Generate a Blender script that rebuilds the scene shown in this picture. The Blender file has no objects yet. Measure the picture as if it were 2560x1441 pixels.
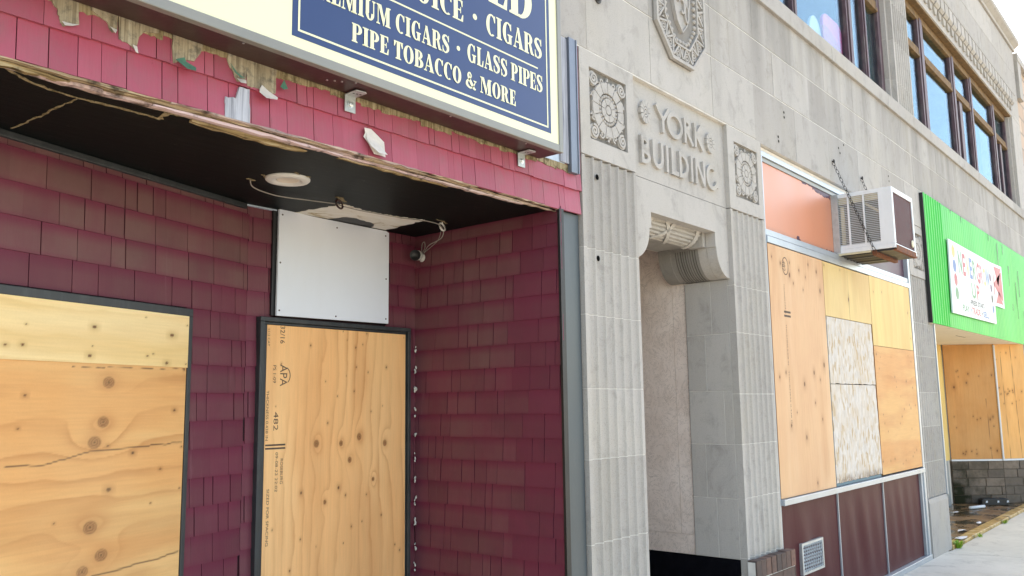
import bpy, bmesh, math, random
import numpy as np
from mathutils import Vector, Matrix
PI = math.pi
SC = bpy.context.scene
COL = SC.collection

# ------------------------------------------------------------------ camera, world, sun, exposure
def look(yaw, pit, rol):
    f = Vector((math.sin(yaw)*math.cos(pit), math.cos(yaw)*math.cos(pit), math.sin(pit)))
    r0 = Vector((math.cos(yaw), -math.sin(yaw), 0)); u0 = r0.cross(f)
    r = r0*math.cos(rol)+u0*math.sin(rol); u = -r0*math.sin(rol)+u0*math.cos(rol)
    return Matrix(((r.x, u.x, -f.x), (r.y, u.y, -f.y), (r.z, u.z, -f.z))).to_4x4()
cam = bpy.data.cameras.new('camera'); co = bpy.data.objects.new('camera', cam); COL.objects.link(co)
co.matrix_world = Matrix.Translation((0, -2.5, 1.57)) @ look(0.871155, 0.1373898, -0.01396)
cam.sensor_width = 36; cam.lens = 2134.15/2560*36; cam.clip_start = 0.05; cam.clip_end = 3000
SC.camera = co

SUN_EL, SUN_AZ = math.radians(48), math.radians(78)      # azimuth from +Y towards +X: the sun stands behind the building
w = bpy.data.worlds.new('World'); SC.world = w; w.use_nodes = True
nt = w.node_tree; bg = nt.nodes['Background']
sky = nt.nodes.new('ShaderNodeTexSky'); sky.sky_type = 'NISHITA'; sky.sun_disc = False
sky.sun_elevation = SUN_EL; sky.sun_rotation = SUN_AZ
sky.air_density = 1.0; sky.dust_density = 1.3; sky.ozone_density = 2.5
nt.links.new(sky.outputs[0], bg.inputs[0]); bg.inputs[1].default_value = 0.15
sl = bpy.data.lights.new('sun', 'SUN'); sl.energy = 3.4; sl.angle = math.radians(0.5); sl.color = (1, .95, .88)
so = bpy.data.objects.new('sun', sl); COL.objects.link(so)
sd = Vector((math.sin(SUN_AZ)*math.cos(SUN_EL), math.cos(SUN_AZ)*math.cos(SUN_EL), math.sin(SUN_EL)))
so.rotation_euler = sd.to_track_quat('Z', 'Y').to_euler(); so.location = (0, 30, 40)
vs = SC.view_settings
vs.view_transform = 'Standard'; vs.look = 'None'; vs.exposure = 2.1; vs.gamma = 1.0
vs.use_white_balance = True; vs.white_balance_temperature = 8250; vs.white_balance_tint = 10
SC.cycles.max_bounces = 8; SC.cycles.diffuse_bounces = 5; SC.cycles.glossy_bounces = 4
SC.cycles.use_denoising = True

# ------------------------------------------------------------------ mesh helpers
rnd = random.Random(7)
class MB:
    """collects faces; every vertex carries a tint (r = random tone, g = place on the piece, b = wear)"""
    def __init__(s): s.v = []; s.f = []; s.t = []
    def add(s, vs_, fs, t=(.5, .5, 0)):
        o = len(s.v); s.v += [tuple(map(float, p)) for p in vs_]
        s.t += t if isinstance(t, list) else [t]*len(vs_)
        s.f += [tuple(i+o for i in f) for f in fs]; return s
    def box(s, x0, x1, y0, y1, z0, z1, t=(.5, .5, 0)):
        x0, x1 = sorted((x0, x1)); y0, y1 = sorted((y0, y1)); z0, z1 = sorted((z0, z1))
        return s.add([(x0,y0,z0),(x1,y0,z0),(x1,y1,z0),(x0,y1,z0),(x0,y0,z1),(x1,y0,z1),(x1,y1,z1),(x0,y1,z1)],
                     [(0,3,2,1),(4,5,6,7),(0,1,5,4),(1,2,6,5),(2,3,7,6),(3,0,4,7)], t)
    def frame(s, o, u, v, n, poly, d0, d1, t=(.5, .5, 0)):
        """prism: 2-D polygon in the (u,v) plane at o, from depth d0 to d1 along n"""
        a = sum(poly[i][0]*poly[(i+1)%len(poly)][1]-poly[(i+1)%len(poly)][0]*poly[i][1] for i in range(len(poly)))
        if a*Vector(u).cross(Vector(v)).dot(Vector(n)) < 0: poly = poly[::-1]
        o = Vector(o); u = Vector(u); v = Vector(v); n = Vector(n); k = len(poly)
        P = [o+u*a_+v*b_+n*d0 for a_, b_ in poly]+[o+u*a_+v*b_+n*d1 for a_, b_ in poly]
        F = [tuple(range(k))[::-1], tuple(range(k, 2*k))]+[(i, (i+1)%k, k+(i+1)%k, k+i) for i in range(k)]
        return s.add(P, F, t)
    def xz(s, poly, y0, y1, t=(.5, .5, 0)):            # outline in X-Z, thickness in Y
        return s.frame((0,0,0), (1,0,0), (0,0,1), (0,1,0), poly, min(y0,y1), max(y0,y1), t)
    def xy(s, poly, z0, z1, t=(.5, .5, 0)):
        return s.frame((0,0,0), (1,0,0), (0,1,0), (0,0,1), poly, min(z0,z1), max(z0,z1), t)
    def yz(s, poly, x0, x1, t=(.5, .5, 0)):
        return s.frame((0,0,0), (0,1,0), (0,0,1), (1,0,0), poly, min(x0,x1), max(x0,x1), t)
    def tube(s, pts, r, n=8, t=(.5, .5, 0), closed=False, flat=1.0, up=None):
        pts = [Vector(p) for p in pts]; m = len(pts); R = r if isinstance(r, (list, tuple)) else [r]*m
        V = []; 
        for i, p in enumerate(pts):
            a = pts[(i+1) % m] if (closed or i < m-1) else p; b = pts[i-1] if (closed or i > 0) else p
            d = (a-b).normalized(); ref = Vector(up) if up else (Vector((0,0,1)) if abs(d.z) < .9 else Vector((0,1,0)))
            e = d.cross(ref).normalized(); g = e.cross(d)
            for k in range(n):
                q = 2*PI*k/n; V.append(p+e*(R[i]*math.cos(q))+g*(R[i]*flat*math.sin(q)))
        F = [(i*n+k, i*n+(k+1)%n, ((i+1)%m)*n+(k+1)%n, ((i+1)%m)*n+k) for i in range(m if closed else m-1) for k in range(n)]
        if not closed: F += [tuple(range(n))[::-1], tuple((m-1)*n+k for k in range(n))]
        return s.add(V, F, t)
    def lathe(s, c, axis, prof, n=24, t=(.5, .5, 0)):
        c = Vector(c); ax = Vector(axis).normalized(); e = ax.orthogonal().normalized(); g = ax.cross(e); m = len(prof)
        V = [c+ax*h+(e*math.cos(2*PI*k/n)+g*math.sin(2*PI*k/n))*r for r, h in prof for k in range(n)]
        F = [(i*n+k, i*n+(k+1)%n, (i+1)*n+(k+1)%n, (i+1)*n+k) for i in range(m-1) for k in range(n)]
        if prof[0][0] > 1e-4: F.append(tuple(range(n))[::-1])
        if prof[-1][0] > 1e-4: F.append(tuple((m-1)*n+k for k in range(n)))
        return s.add(V, F, t)
    def build(s, name, mat, parent=None, bevel=0, smooth=False, kind=None):
        me = bpy.data.meshes.new(name); me.from_pydata(s.v, [], s.f); me.update()
        a = me.attributes.new('tint', 'FLOAT_COLOR', 'POINT')
        a.data.foreach_set('color', np.c_[np.array(s.t, dtype=np.float32).reshape(-1, 3), np.ones(len(s.v), np.float32)].ravel())
        return link(name, me, mat, parent, bevel, smooth, kind)
def link(name, me, mat, parent=None, bevel=0, smooth=False, kind=None):
    o = bpy.data.objects.new(name, me); COL.objects.link(o); me.materials.append(mat)
    if smooth:
        for p in me.polygons: p.use_smooth = True
    if bevel:
        b = o.modifiers.new('bevel', 'BEVEL'); b.width = bevel; b.segments = 2; b.limit_method = 'ANGLE'; b.angle_limit = math.radians(40)
    if parent:
        o.parent = parent                                    # an Empty stands at its base; a part is modelled in place
        if parent.type == 'EMPTY': o.matrix_parent_inverse = Matrix.Translation(-parent.location)
    if kind: o['kind'] = kind
    return o
def thing(name, label, cat, loc, group=None):
    o = bpy.data.objects.new(name, None); o.empty_display_size = .1; COL.objects.link(o); o.location = loc
    return tag(o, label, cat, group)
def tag(o, label, cat, group=None):
    o['label'] = label; o['category'] = cat
    if group: o['group'] = group
    return o
def jag(p0, p1, n, amp, seed):                            # ragged 2-D line
    r = random.Random(seed); out = []
    for i in range(n+1):
        k = i/n; e = 0 if i in (0, n) else amp
        out.append((p0[0]+(p1[0]-p0[0])*k+r.uniform(-e, e), p0[1]+(p1[1]-p0[1])*k+r.uniform(-e, e)))
    return out
def text_polys(s, size, bold=0.0, align='LEFT'):
    cu = bpy.data.curves.new('t', 'FONT'); cu.body = s; cu.size = size; cu.align_x = align; cu.offset = bold; cu.resolution_u = 3
    ob = bpy.data.objects.new('t', cu); COL.objects.link(ob); dg = bpy.context.evaluated_depsgraph_get(); dg.update()
    me = bpy.data.meshes.new_from_object(ob.evaluated_get(dg))
    V = [tuple(v.co) for v in me.vertices]; F = [tuple(p.vertices) for p in me.polygons]
    bpy.data.objects.remove(ob); bpy.data.curves.remove(cu); bpy.data.meshes.remove(me)
    return V, F
def put_text(mb, s, o, u, v, size, t=(.5, .5, 0), width=None, height=None, bold=0.0):
    """flat lettering: s starts at o, runs along u, stands up along v; scaled to width/height when given"""
    V, F = text_polys(s, 1.0, bold)
    xs = [p[0] for p in V]; ys = [p[1] for p in V]; x0 = min(xs); y0 = min(ys)
    kx = width/(max(xs)-x0) if width else size; ky = height/(max(ys)-y0) if height else size
    o = Vector(o); u = Vector(u); v = Vector(v)
    mb.add([o+u*((p[0]-x0)*kx)+v*((p[1]-y0)*ky) for p in V], F, t)

# ------------------------------------------------------------------ material helpers
def lin(c):
    return tuple(((v/255+.055)/1.055)**2.4 if v > 10 else v/255/12.92 for v in c)+(1,)
class Mat:
    def __init__(s, name):
        s.m = bpy.data.materials.new(name); s.m.use_nodes = True; s.nt = s.m.node_tree
        s.b = s.nt.nodes['Principled BSDF']; s.o = s.nt.nodes['Material Output']; s._p = None
    def n(s, t, **k):
        x = s.nt.nodes.new('ShaderNode'+t)
        for a, b in k.items(): setattr(x, a, b)
        return x
    def set(s, sock, v):
        if hasattr(v, 'is_output'): s.nt.links.new(v, sock)
        elif isinstance(v, (tuple, list)) and len(v) == 3 and sock.type == 'RGBA': sock.default_value = (*v, 1)
        else: sock.default_value = v
    def pos(s, sc=(1, 1, 1)):
        if s._p is None: s._p = s.n('NewGeometry').outputs['Position']
        if sc == (1, 1, 1): return s._p
        x = s.n('VectorMath', operation='MULTIPLY'); s.set(x.inputs[0], s._p); x.inputs[1].default_value = sc; return x.outputs[0]
    def noise(s, vec, scale, detail=4, rough=.55, dist=0.0):
        x = s.n('TexNoise'); s.set(x.inputs['Vector'], vec); x.inputs['Scale'].default_value = scale
        x.inputs['Detail'].default_value = detail; x.inputs['Roughness'].default_value = rough; x.inputs['Distortion'].default_value = dist
        return x.outputs[0]
    def voro(s, vec, scale, feature='F1', out='Distance', rand=1.0):
        x = s.n('TexVoronoi', feature=feature); s.set(x.inputs['Vector'], vec); x.inputs['Scale'].default_value = scale
        x.inputs['Randomness'].default_value = rand; return x.outputs[out]
    def ramp(s, fac, pts):
        x = s.n('ValToRGB'); s.set(x.inputs[0], fac); e = x.color_ramp.elements
        while len(e) < len(pts): e.new(.5)
        for el, (p, c) in zip(e, pts):
            el.position = p; el.color = c if isinstance(c, tuple) else (c, c, c, 1)
        return x.outputs[0]
    def mix(s, f, a, b, mode='MIX'):
        x = s.n('Mix', data_type='RGBA', blend_type=mode); s.set(x.inputs[0], f); s.set(x.inputs[6], a); s.set(x.inputs[7], b); return x.outputs[2]
    def math(s, op, a, b=0.0, clamp=False):
        x = s.n('Math', operation=op, use_clamp=clamp); s.set(x.inputs[0], a); s.set(x.inputs[1], b); return x.outputs[0]
    def attr(s, name='tint'):
        x = s.n('Attribute', attribute_name=name); return x.outputs['Color']
    def sep(s, c):
        x = s.n('SeparateColor'); s.set(x.inputs[0], c); return x.outputs
    def bump(s, h, strength=.3, dist=.01):
        x = s.n('Bump'); s.set(x.inputs['Height'], h); x.inputs['Strength'].default_value = strength; x.inputs['Distance'].default_value = dist
        return x.outputs[0]
    def out(s, col, rough=.7, metal=0.0, normal=None, spec=.5, **k):
        s.set(s.b.inputs['Base Color'], col); s.set(s.b.inputs['Roughness'], rough); s.set(s.b.inputs['Metallic'], metal)
        s.b.inputs['Specular IOR Level'].default_value = spec
        if normal is not None: s.set(s.b.inputs['Normal'], normal)
        for a, b in k.items(): s.set(s.b.inputs[a], b)
        return s.m
MT = {}
def plain(name, rgb, rough=.6, metal=0.0, var=.12, scale=6, bump=.15, fine=60, spec=.5, dirt=0.0, dirtcol=(60, 55, 48)):
    m = Mat(name); p = m.pos(); c = lin(rgb)
    n1 = m.noise(p, scale, 5); n2 = m.noise(p, fine, 3)
    col = m.mix(m.ramp(n1, [(.3, 0.0), (.7, 1.0)]), tuple(v*(1-var) for v in c[:3])+(1,), tuple(min(1, v*(1+var)) for v in c[:3])+(1,))
    if dirt:
        k = m.math('MULTIPLY', m.ramp(m.noise(m.pos((1, 1, .25)), scale*1.7, 6, .65), [(.5, 0.0), (.72, 1.0)]), dirt)
        col = m.mix(k, col, lin(dirtcol))
    r = m.math('ADD', m.math('MULTIPLY', n1, .25), rough-.12)
    MT[name] = m.out(col, r, metal, m.bump(n2, bump, .004), spec); return MT[name]

def make_materials():
    # limestone: tone per block in tint.r, soot in tint.b
    m = Mat('limestone'); p = m.pos(); t = m.sep(m.attr())
    c = m.mix(t[0], lin((164, 158, 152)), lin((183, 177, 171)))
    big = m.noise(p, 1.1, 5, .6)
    c = m.mix(m.math('MULTIPLY', m.ramp(big, [(.35, 0.0), (.7, 1.0)]), .35), c, lin((176, 171, 163)))
    streak = m.noise(m.pos((5, 5, .55)), 1.0, 6, .65, .4)
    c = m.mix(m.math('MULTIPLY', m.ramp(streak, [(.48, 0.0), (.75, 1.0)]), .22), c, lin((132, 128, 122)))
    q = m.n('SeparateXYZ'); m.set(q.inputs[0], p); below = m.ramp(m.math('DIVIDE', q.outputs[2], 5.0), [(.69, 0.0), (.78, .35), (.915, 1.0), (.918, 0.0)])
    run = m.noise(m.pos((3.2, 3.2, .22)), 1.0, 5, .6, .3); c = m.mix(m.math('MULTIPLY', m.math('MULTIPLY', m.ramp(run, [(.40, 0.0), (.68, 1.0)]), below), .72), c, lin((118, 114, 108)))
    blot = m.noise(m.pos((1, 1, .8)), 7, 8, .72, .6)
    c = m.mix(m.math('MULTIPLY', m.ramp(blot, [(.52, 0.0), (.75, 1.0)]), .5), c, lin((114, 110, 104)))
    warm = m.noise(m.pos((1, 1, .5)), 2.3, 4)
    c = m.mix(m.math('MULTIPLY', m.ramp(warm, [(.5, 0.0), (.8, 1.0)]), .35), c, lin((172, 162, 142)))
    soot = m.noise(m.pos((7, 7, 1.6)), 1.0, 6, .65, .5); c = m.mix(m.math('MULTIPLY', m.math('SUBTRACT', m.math('MULTIPLY', t[2], 1.5), m.math('MULTIPLY', soot, .45), True), .85), c, lin((66, 62, 55)))
    sp = m.noise(p, 170, 3, .7); c = m.mix(m.math('MULTIPLY', m.ramp(sp, [(.52, 0.0), (.75, 1.0)]), .5), c, lin((108, 105, 99)))
    pit = m.ramp(m.voro(p, 85), [(.0, 1.0), (.16, 0.0)])
    h = m.math('SUBTRACT', m.math('ADD', m.math('MULTIPLY', sp, .5), m.math('MULTIPLY', blot, .3)), m.math('MULTIPLY', pit, .25))
    MT['stone'] = m.out(c, .88, 0, m.bump(h, .55, .006), .25)
    plain('mortar', (206, 202, 195), .9, var=.15, scale=9)
    # shingle paint: tint.r tone, tint.g height on the shingle, tint.b fading
    m = Mat('shingle paint'); p = m.pos(); t = m.sep(m.attr())
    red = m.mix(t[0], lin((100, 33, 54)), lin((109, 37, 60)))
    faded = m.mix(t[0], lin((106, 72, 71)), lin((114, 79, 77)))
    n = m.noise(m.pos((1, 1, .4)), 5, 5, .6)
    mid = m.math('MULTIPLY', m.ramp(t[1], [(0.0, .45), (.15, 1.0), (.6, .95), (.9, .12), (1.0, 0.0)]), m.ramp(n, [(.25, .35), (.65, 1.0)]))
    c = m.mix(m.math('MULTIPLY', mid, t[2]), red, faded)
    ch = m.noise(m.pos((26, 26, 1.1)), 1.0, 5, .7); c = m.mix(m.math('MULTIPLY', m.ramp(ch, [(.64, 0.0), (.8, 1.0)]), .28), c, lin((160, 118, 124)))
    c = m.mix(m.math('MULTIPLY', m.ramp(m.noise(p, 3.0, 6, .7), [(.45, 0.0), (.75, 1.0)]), .35), c, lin((72, 44, 46)))
    g = m.noise(m.pos((70, 70, 3)), 1.0, 4, .6); fl = m.noise(p, 90, 2)
    MT['shingle'] = m.out(c, .62, 0, m.bump(m.math('ADD', g, m.math('MULTIPLY', fl, .3)), .28, .004), .35)
    m = Mat('lit fascia paint'); p = m.pos(); t = m.sep(m.attr())  # shingle paint more faded, the stronger light also put into its colour
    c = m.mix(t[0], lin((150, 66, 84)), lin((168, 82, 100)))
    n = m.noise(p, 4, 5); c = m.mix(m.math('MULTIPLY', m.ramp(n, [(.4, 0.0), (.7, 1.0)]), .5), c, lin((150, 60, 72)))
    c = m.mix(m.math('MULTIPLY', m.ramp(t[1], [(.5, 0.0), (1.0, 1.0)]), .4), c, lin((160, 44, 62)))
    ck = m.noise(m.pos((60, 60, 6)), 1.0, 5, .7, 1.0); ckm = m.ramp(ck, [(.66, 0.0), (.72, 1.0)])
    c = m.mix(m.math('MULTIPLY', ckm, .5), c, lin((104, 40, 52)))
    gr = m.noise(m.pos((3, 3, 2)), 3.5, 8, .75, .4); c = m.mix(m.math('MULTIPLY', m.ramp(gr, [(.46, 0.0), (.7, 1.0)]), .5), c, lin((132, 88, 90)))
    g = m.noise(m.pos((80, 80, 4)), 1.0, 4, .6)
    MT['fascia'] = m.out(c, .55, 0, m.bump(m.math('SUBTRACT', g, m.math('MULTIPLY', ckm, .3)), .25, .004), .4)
    # bare weathered wood
    m = Mat('weathered wood'); t = m.sep(m.attr())
    g = m.noise(m.pos((90, 90, 3.5)), 1.0, 6, .65, .3); c = m.ramp(g, [(.3, lin((88, 74, 50))), (.5, lin((150, 134, 104))), (.75, lin((180, 168, 140)))])
    mo = m.noise(m.pos((1, 1, 1)), 22, 5, .7); c = m.mix(m.math('MULTIPLY', m.ramp(mo, [(.5, 0.0), (.66, 1.0)]), .75), c, lin((58, 50, 30)))
    c = m.mix(t[2], c, m.ramp(g, [(.3, lin((120, 122, 130))), (.7, lin((190, 192, 200)))]))
    MT['oldwood'] = m.out(c, .85, 0, m.bump(g, .5, .004), .2)
    # splinters along the X axis: tan, white flakes, black rot
    m = Mat('splintered wood'); t = m.sep(m.attr())
    g = m.noise(m.pos((4, 90, 90)), 1.0, 6, .65, .5); c = m.ramp(g, [(.32, lin((40, 30, 18))), (.47, lin((140, 118, 84))), (.62, lin((178, 160, 128))), (.8, lin((205, 190, 185)))])
    c = m.mix(t[2], c, lin((205, 180, 182))); c = m.mix(m.math('MULTIPLY', m.ramp(m.noise(m.pos(), 14, 4), [(.55, 0.0), (.66, 1.0)]), .8), c, lin((26, 20, 16)))
    MT['splinter'] = m.out(c, .9, 0, m.bump(g, .6, .005), .15)
    # black soffit paint with worn brush marks
    m = Mat('black soffit paint'); p = m.pos()
    n = m.noise(m.pos((1, 6, 1)), 6, 6, .7); c = m.ramp(n, [(.3, lin((8, 12, 12))), (.7, lin((15, 22, 21)))])
    wn = m.noise(m.pos((3, 14, 1)), 4.2, 8, .78, .5); c = m.mix(m.math('MULTIPLY', m.ramp(wn, [(.63, 0.0), (.71, 1.0)]), .65), c, lin((120, 116, 110)))
    MT['soffit'] = m.out(c, .5, 0, m.bump(n, .3, .004), .12)
    m = Mat('peeled ceiling patch'); p = m.pos()
    n = m.noise(m.pos((1.2, 2.2, 1)), 4.5, 6, .62, .8); c = m.ramp(n, [(.3, lin((232, 230, 224))), (.58, lin((222, 216, 204))), (.68, lin((170, 150, 112))), (.78, lin((60, 46, 30)))])
    MT['patch'] = m.out(c, .8, 0, m.bump(n, .2, .004))
    # plywood: colour painted into 'wood', fine fibre here
    m = Mat('plywood'); c = m.attr('wood'); f = m.noise(m.pos((160, 160, 160)), 1.0, 3, .6); bl = m.noise(m.pos(), 2.4, 4)
    c = m.mix(m.math('MULTIPLY', f, .25), c, m.mix(.5, c, lin((120, 84, 50))))
    c = m.mix(m.math('MULTIPLY', m.ramp(bl, [(.4, 0.0), (.7, 1.0)]), .12), c, lin((235, 200, 150)))
    MT['ply'] = m.out(c, .62, 0, m.bump(f, .12, .003), .3)
    # white-washed strand board
    m = Mat('whitewashed strand board'); p = m.pos()
    v = m.n('TexVoronoi'); m.set(v.inputs['Vector'], m.mix(.06, m.pos((44, 44, 17)), m.noise(p, 14, 3))); v.inputs['Scale'].default_value = 1.0
    c0 = m.ramp(m.sep(v.outputs['Color'])[0], [(0.0, lin((190, 182, 174))), (.5, lin((206, 199, 192))), (.8, lin((196, 182, 164))), (1.0, lin((178, 154, 124)))])
    wv = m.noise(m.pos((16, 16, 10)), 1.0, 8, .78, 1.2); c0 = m.mix(m.math('MULTIPLY', m.ramp(wv, [(.54, 0.0), (.72, 1.0)]), .5), c0, lin((152, 130, 106)))
    c0 = m.mix(m.math('MULTIPLY', m.ramp(m.noise(p, 3.2, 4), [(.5, 0.0), (.68, 1.0)]), .4), c0, lin((186, 160, 124)))
    dk = m.noise(m.pos((40, 40, 18)), 1.0, 8, .82, .8); c0 = m.mix(m.math('MULTIPLY', m.ramp(dk, [(.6, 0.0), (.7, 1.0)]), .6), c0, lin((92, 80, 68)))
    q = m.n('SeparateXYZ'); m.set(q.inputs[0], p); lowz = m.ramp(q.outputs[2], [(.93, 1.0), (1.0, 0.0)]); c0 = m.mix(m.math('MULTIPLY', lowz, m.ramp(wv, [(.4, 0.0), (.6, 1.0)])), c0, lin((112, 92, 74)))
    MT['osb'] = m.out(c0, .8, 0, m.bump(dk, .3, .003), .2)
    # pink-beige marble
    m = Mat('pinkish marble'); p = m.pos(); t = m.sep(m.attr())
    n = m.noise(p, 3, 7, .65, .5); c = m.ramp(n, [(.3, lin((208, 190, 178))), (.6, lin((226, 211, 201))), (.8, lin((234, 222, 213)))])
    vn = m.noise(m.pos((1, 1, .8)), 9, 8, .75, 1.6); c = m.mix(m.math('MULTIPLY', m.ramp(m.math('ABSOLUTE', m.math('SUBTRACT', vn, .5)), [(0.0, 1.0), (.012, 0.0)]), .7), c, lin((120, 104, 94)))
    sp = m.noise(p, 60, 4, .7); c = m.mix(m.math('MULTIPLY', m.ramp(sp, [(.62, 0.0), (.72, 1.0)]), .6), c, lin((150, 132, 120)))
    MT['marble'] = m.out(c, .5, 0, m.bump(sp, .15, .003), .4)
    plain('hole black', (8, 8, 8), .9, var=.1, spec=.05)
    plain('granite', (14, 14, 18), .18, var=.3, scale=20, bump=.02, spec=.6)
    plain('white board', (216, 221, 229), .55, var=.025, scale=2.0, bump=.05, dirt=.06, dirtcol=(150, 140, 126))
    plain('dark gap backing', (44, 18, 24), .9, var=.2)  # backing coloured dark to put shade into the gaps between shingles
    plain('dark trim', (44, 48, 50), .5, var=.2, scale=9, bump=.2, dirt=.18, dirtcol=(110, 112, 110))
    plain('black trim', (20, 20, 22), .5, var=.2)
    plain('grey post paint', (66, 75, 79), .45, var=.08, scale=2.2, bump=.1, dirt=.3, dirtcol=(96, 100, 98))
    plain('pale board', (186, 200, 214), .7, var=.12, scale=5, dirt=.5, dirtcol=(120, 120, 124))
    plain('metal strip', (112, 120, 132), .45, .3, .12, 4, dirt=.4)
    plain('maroon strip', (110, 42, 54), .6, var=.2, dirt=.35, dirtcol=(170, 140, 140))
    plain('cabinet brown', (58, 34, 33), .42, var=.18, scale=7, bump=.1, dirt=.25, dirtcol=(96, 80, 74))
    plain('sign frame', (128, 126, 118), .4, .15, .1, 3, bump=.05)
    plain('cream face', (226, 222, 180), .32, var=.02, scale=1.5, bump=.01)
    plain('blue vinyl', (22, 50, 96), .32, var=.05, scale=2, bump=.01)
    plain('galvanised', (176, 180, 180), .42, .5, .12, 30, bump=.1)
    plain('bright steel', (206, 208, 206), .3, .8, .08, 30)
    plain('aluminium', (166, 173, 180), .4, .5, .08, 5, bump=.06, dirt=.2, dirtcol=(150, 146, 138))
    plain('window paint', (84, 60, 66), .55, var=.25, scale=9, bump=.3, dirt=.55, dirtcol=(128, 120, 114))
    plain('rotten frame', (120, 92, 58), .85, var=.35, scale=14, bump=.6, dirt=.6, dirtcol=(60, 42, 26))
    plain('peach paint', (202, 130, 98), .4, var=.05, scale=2, bump=.06, dirt=.15, dirtcol=(200, 130, 104))
    plain('mauve film', (84, 56, 70), .4, var=.3, scale=3, spec=.12)
    plain('appliance white', (216, 220, 223), .38, var=.04, scale=4, bump=.05, dirt=.16, dirtcol=(150, 140, 124))
    plain('appliance beige', (206, 198, 172), .6, var=.08, scale=4, dirt=.3)
    plain('black plastic', (26, 26, 28), .4, var=.15)
    plain('rust', (112, 62, 34), .8, var=.4, scale=22, bump=.6, dirt=.6, dirtcol=(40, 26, 20))
    plain('chain iron', (58, 56, 55), .5, .6, .2, 30)
    plain('white plastic', (214, 213, 208), .4, var=.04)
    plain('plaster', (216, 206, 192), .8, var=.06, scale=2, dirt=.15, dirtcol=(150, 140, 126))
    plain('foam', (196, 192, 182), .8, var=.35, scale=60, bump=.6, dirt=.4, dirtcol=(60, 56, 50))
    plain('paint flake', (208, 200, 192), .75, var=.1, scale=20, bump=.3)
    plain('green flake', (76, 122, 102), .7, var=.2, scale=20)
    plain('ink', (86, 70, 58), .8, var=.25, scale=60)
    plain('white paint', (204, 208, 212), .5, var=.04, scale=2, dirt=.08)
    plain('room wall', (150, 160, 150), .8, var=.08)
    plain('roofing', (70, 70, 70), .9)
    plain('cable grey', (150, 144, 136), .6)
    plain('pink vinyl', (232, 70, 150), .35, var=.05)
    plain('red vinyl', (200, 14, 44), .35, var=.05)
    for nme, c in dict(red=(208, 70, 84), green=(96, 160, 110), yellow=(226, 200, 104), blue=(70, 120, 190), black=(44, 42, 48), pink=(214, 120, 140), plum=(110, 66, 110)).items():
        plain('sign '+nme, tuple(int(v*.82) for v in c), .5, var=.08, scale=12)
    # glossy maroon sheets, slightly buckled
    m = Mat('maroon gloss panel'); p = m.pos(); n = m.noise(m.pos((1, 1, .7)), 2.6, 3, .5, .4)
    c = m.mix(m.noise(p, 3, 4), lin((70, 32, 36)), lin((80, 40, 44)))
    d = m.noise(m.pos((1, 1, .3)), 5, 5, .6); c = m.mix(m.math('MULTIPLY', m.ramp(d, [(.55, 0.0), (.85, 1.0)]), .06), c, lin((110, 84, 82)))
    MT['maroon gloss panel'] = m.out(c, .42, 0, m.bump(n, .08, .1), .06)
    # green corrugated sheet
    m = Mat('green ribbed sheet'); p = m.pos(); n = m.noise(m.pos((1, 1, .2)), 1.3, 5)
    c = m.mix(m.ramp(n, [(.3, 0.0), (.7, 1.0)]), lin((22, 168, 62)), lin((48, 192, 84)))
    c = m.mix(m.math('MULTIPLY', m.ramp(m.noise(m.pos((9, 9, 1)), 1.0, 4), [(.45, 0.0), (.7, 1.0)]), .3), c, lin((84, 200, 76)))
    MT['green'] = m.out(c, .5, 0, m.bump(m.noise(p, 40, 2), .1, .003), .2)
    # concrete pavement
    m = Mat('concrete'); p = m.pos(); n = m.noise(p, .9, 7, .65); c = m.ramp(n, [(.3, lin((188, 184, 172))), (.7, lin((212, 207, 194)))])
    s2 = m.noise(p, 5, 7, .7); c = m.mix(m.math('MULTIPLY', m.ramp(s2, [(.52, 0.0), (.72, 1.0)]), .4), c, lin((160, 155, 144)))
    ck = m.noise(p, 2.2, 8, .8, .6); c = m.mix(m.math('MULTIPLY', m.ramp(ck, [(.56, 0.0), (.66, 1.0)]), .4), c, lin((132, 127, 117)))
    sp = m.noise(p, 120, 3, .7); c = m.mix(m.math('MULTIPLY', m.ramp(sp, [(.55, 0.0), (.75, 1.0)]), .3), c, lin((140, 134, 124)))
    MT['concrete'] = m.out(c, .85, 0, m.bump(sp, .3, .004), .3)
    plain('asphalt', (62, 62, 63), .9, var=.2, scale=3, bump=.5, fine=160)
    # wet tiled entry floor
    m = Mat('wet entry tiles'); p = m.pos(); t = m.sep(m.attr())
    n = m.noise(p, 2.2, 6, .65, .4); c = m.mix(t[0], lin((104, 78, 58)), lin((140, 108, 72)))
    c = m.mix(m.ramp(n, [(.42, 0.0), (.6, 1.0)]), c, lin((70, 62, 50))); g = m.noise(p, 9, 6, .7); c = m.mix(m.math('MULTIPLY', m.ramp(g, [(.55, 0.0), (.7, 1.0)]), .5), c, lin((166, 120, 44)))
    MT['tile'] = m.out(c, m.ramp(n, [(.4, .5), (.6, .1)]), 0, m.bump(g, .15, .004), .6)
    m = Mat('yellow edge stone'); p = m.pos(); n = m.noise(p, 7, 6, .7); c = m.ramp(n, [(.35, lin((96, 78, 44))), (.5, lin((172, 136, 70))), (.7, lin((206, 190, 150)))])
    MT['edge'] = m.out(c, .5, 0, m.bump(n, .3, .005))
    # bricks by tint
    m = Mat('old brick'); p = m.pos(); t = m.sep(m.attr())
    c = m.mix(t[0], lin((84, 74, 70)), lin((126, 96, 84))); n = m.noise(p, 30, 6, .7); c = m.mix(m.math('MULTIPLY', m.ramp(n, [(.45, 0.0), (.7, 1.0)]), .5), c, lin((66, 62, 60)))
    MT['brick'] = m.out(c, .85, 0, m.bump(n, .5, .006), .2)
    m = Mat('stone-faced block'); p = m.pos(); t = m.sep(m.attr())
    c = m.mix(t[0], lin((100, 90, 82)), lin((130, 116, 104))); n = m.noise(p, 14, 7, .7)
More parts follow.
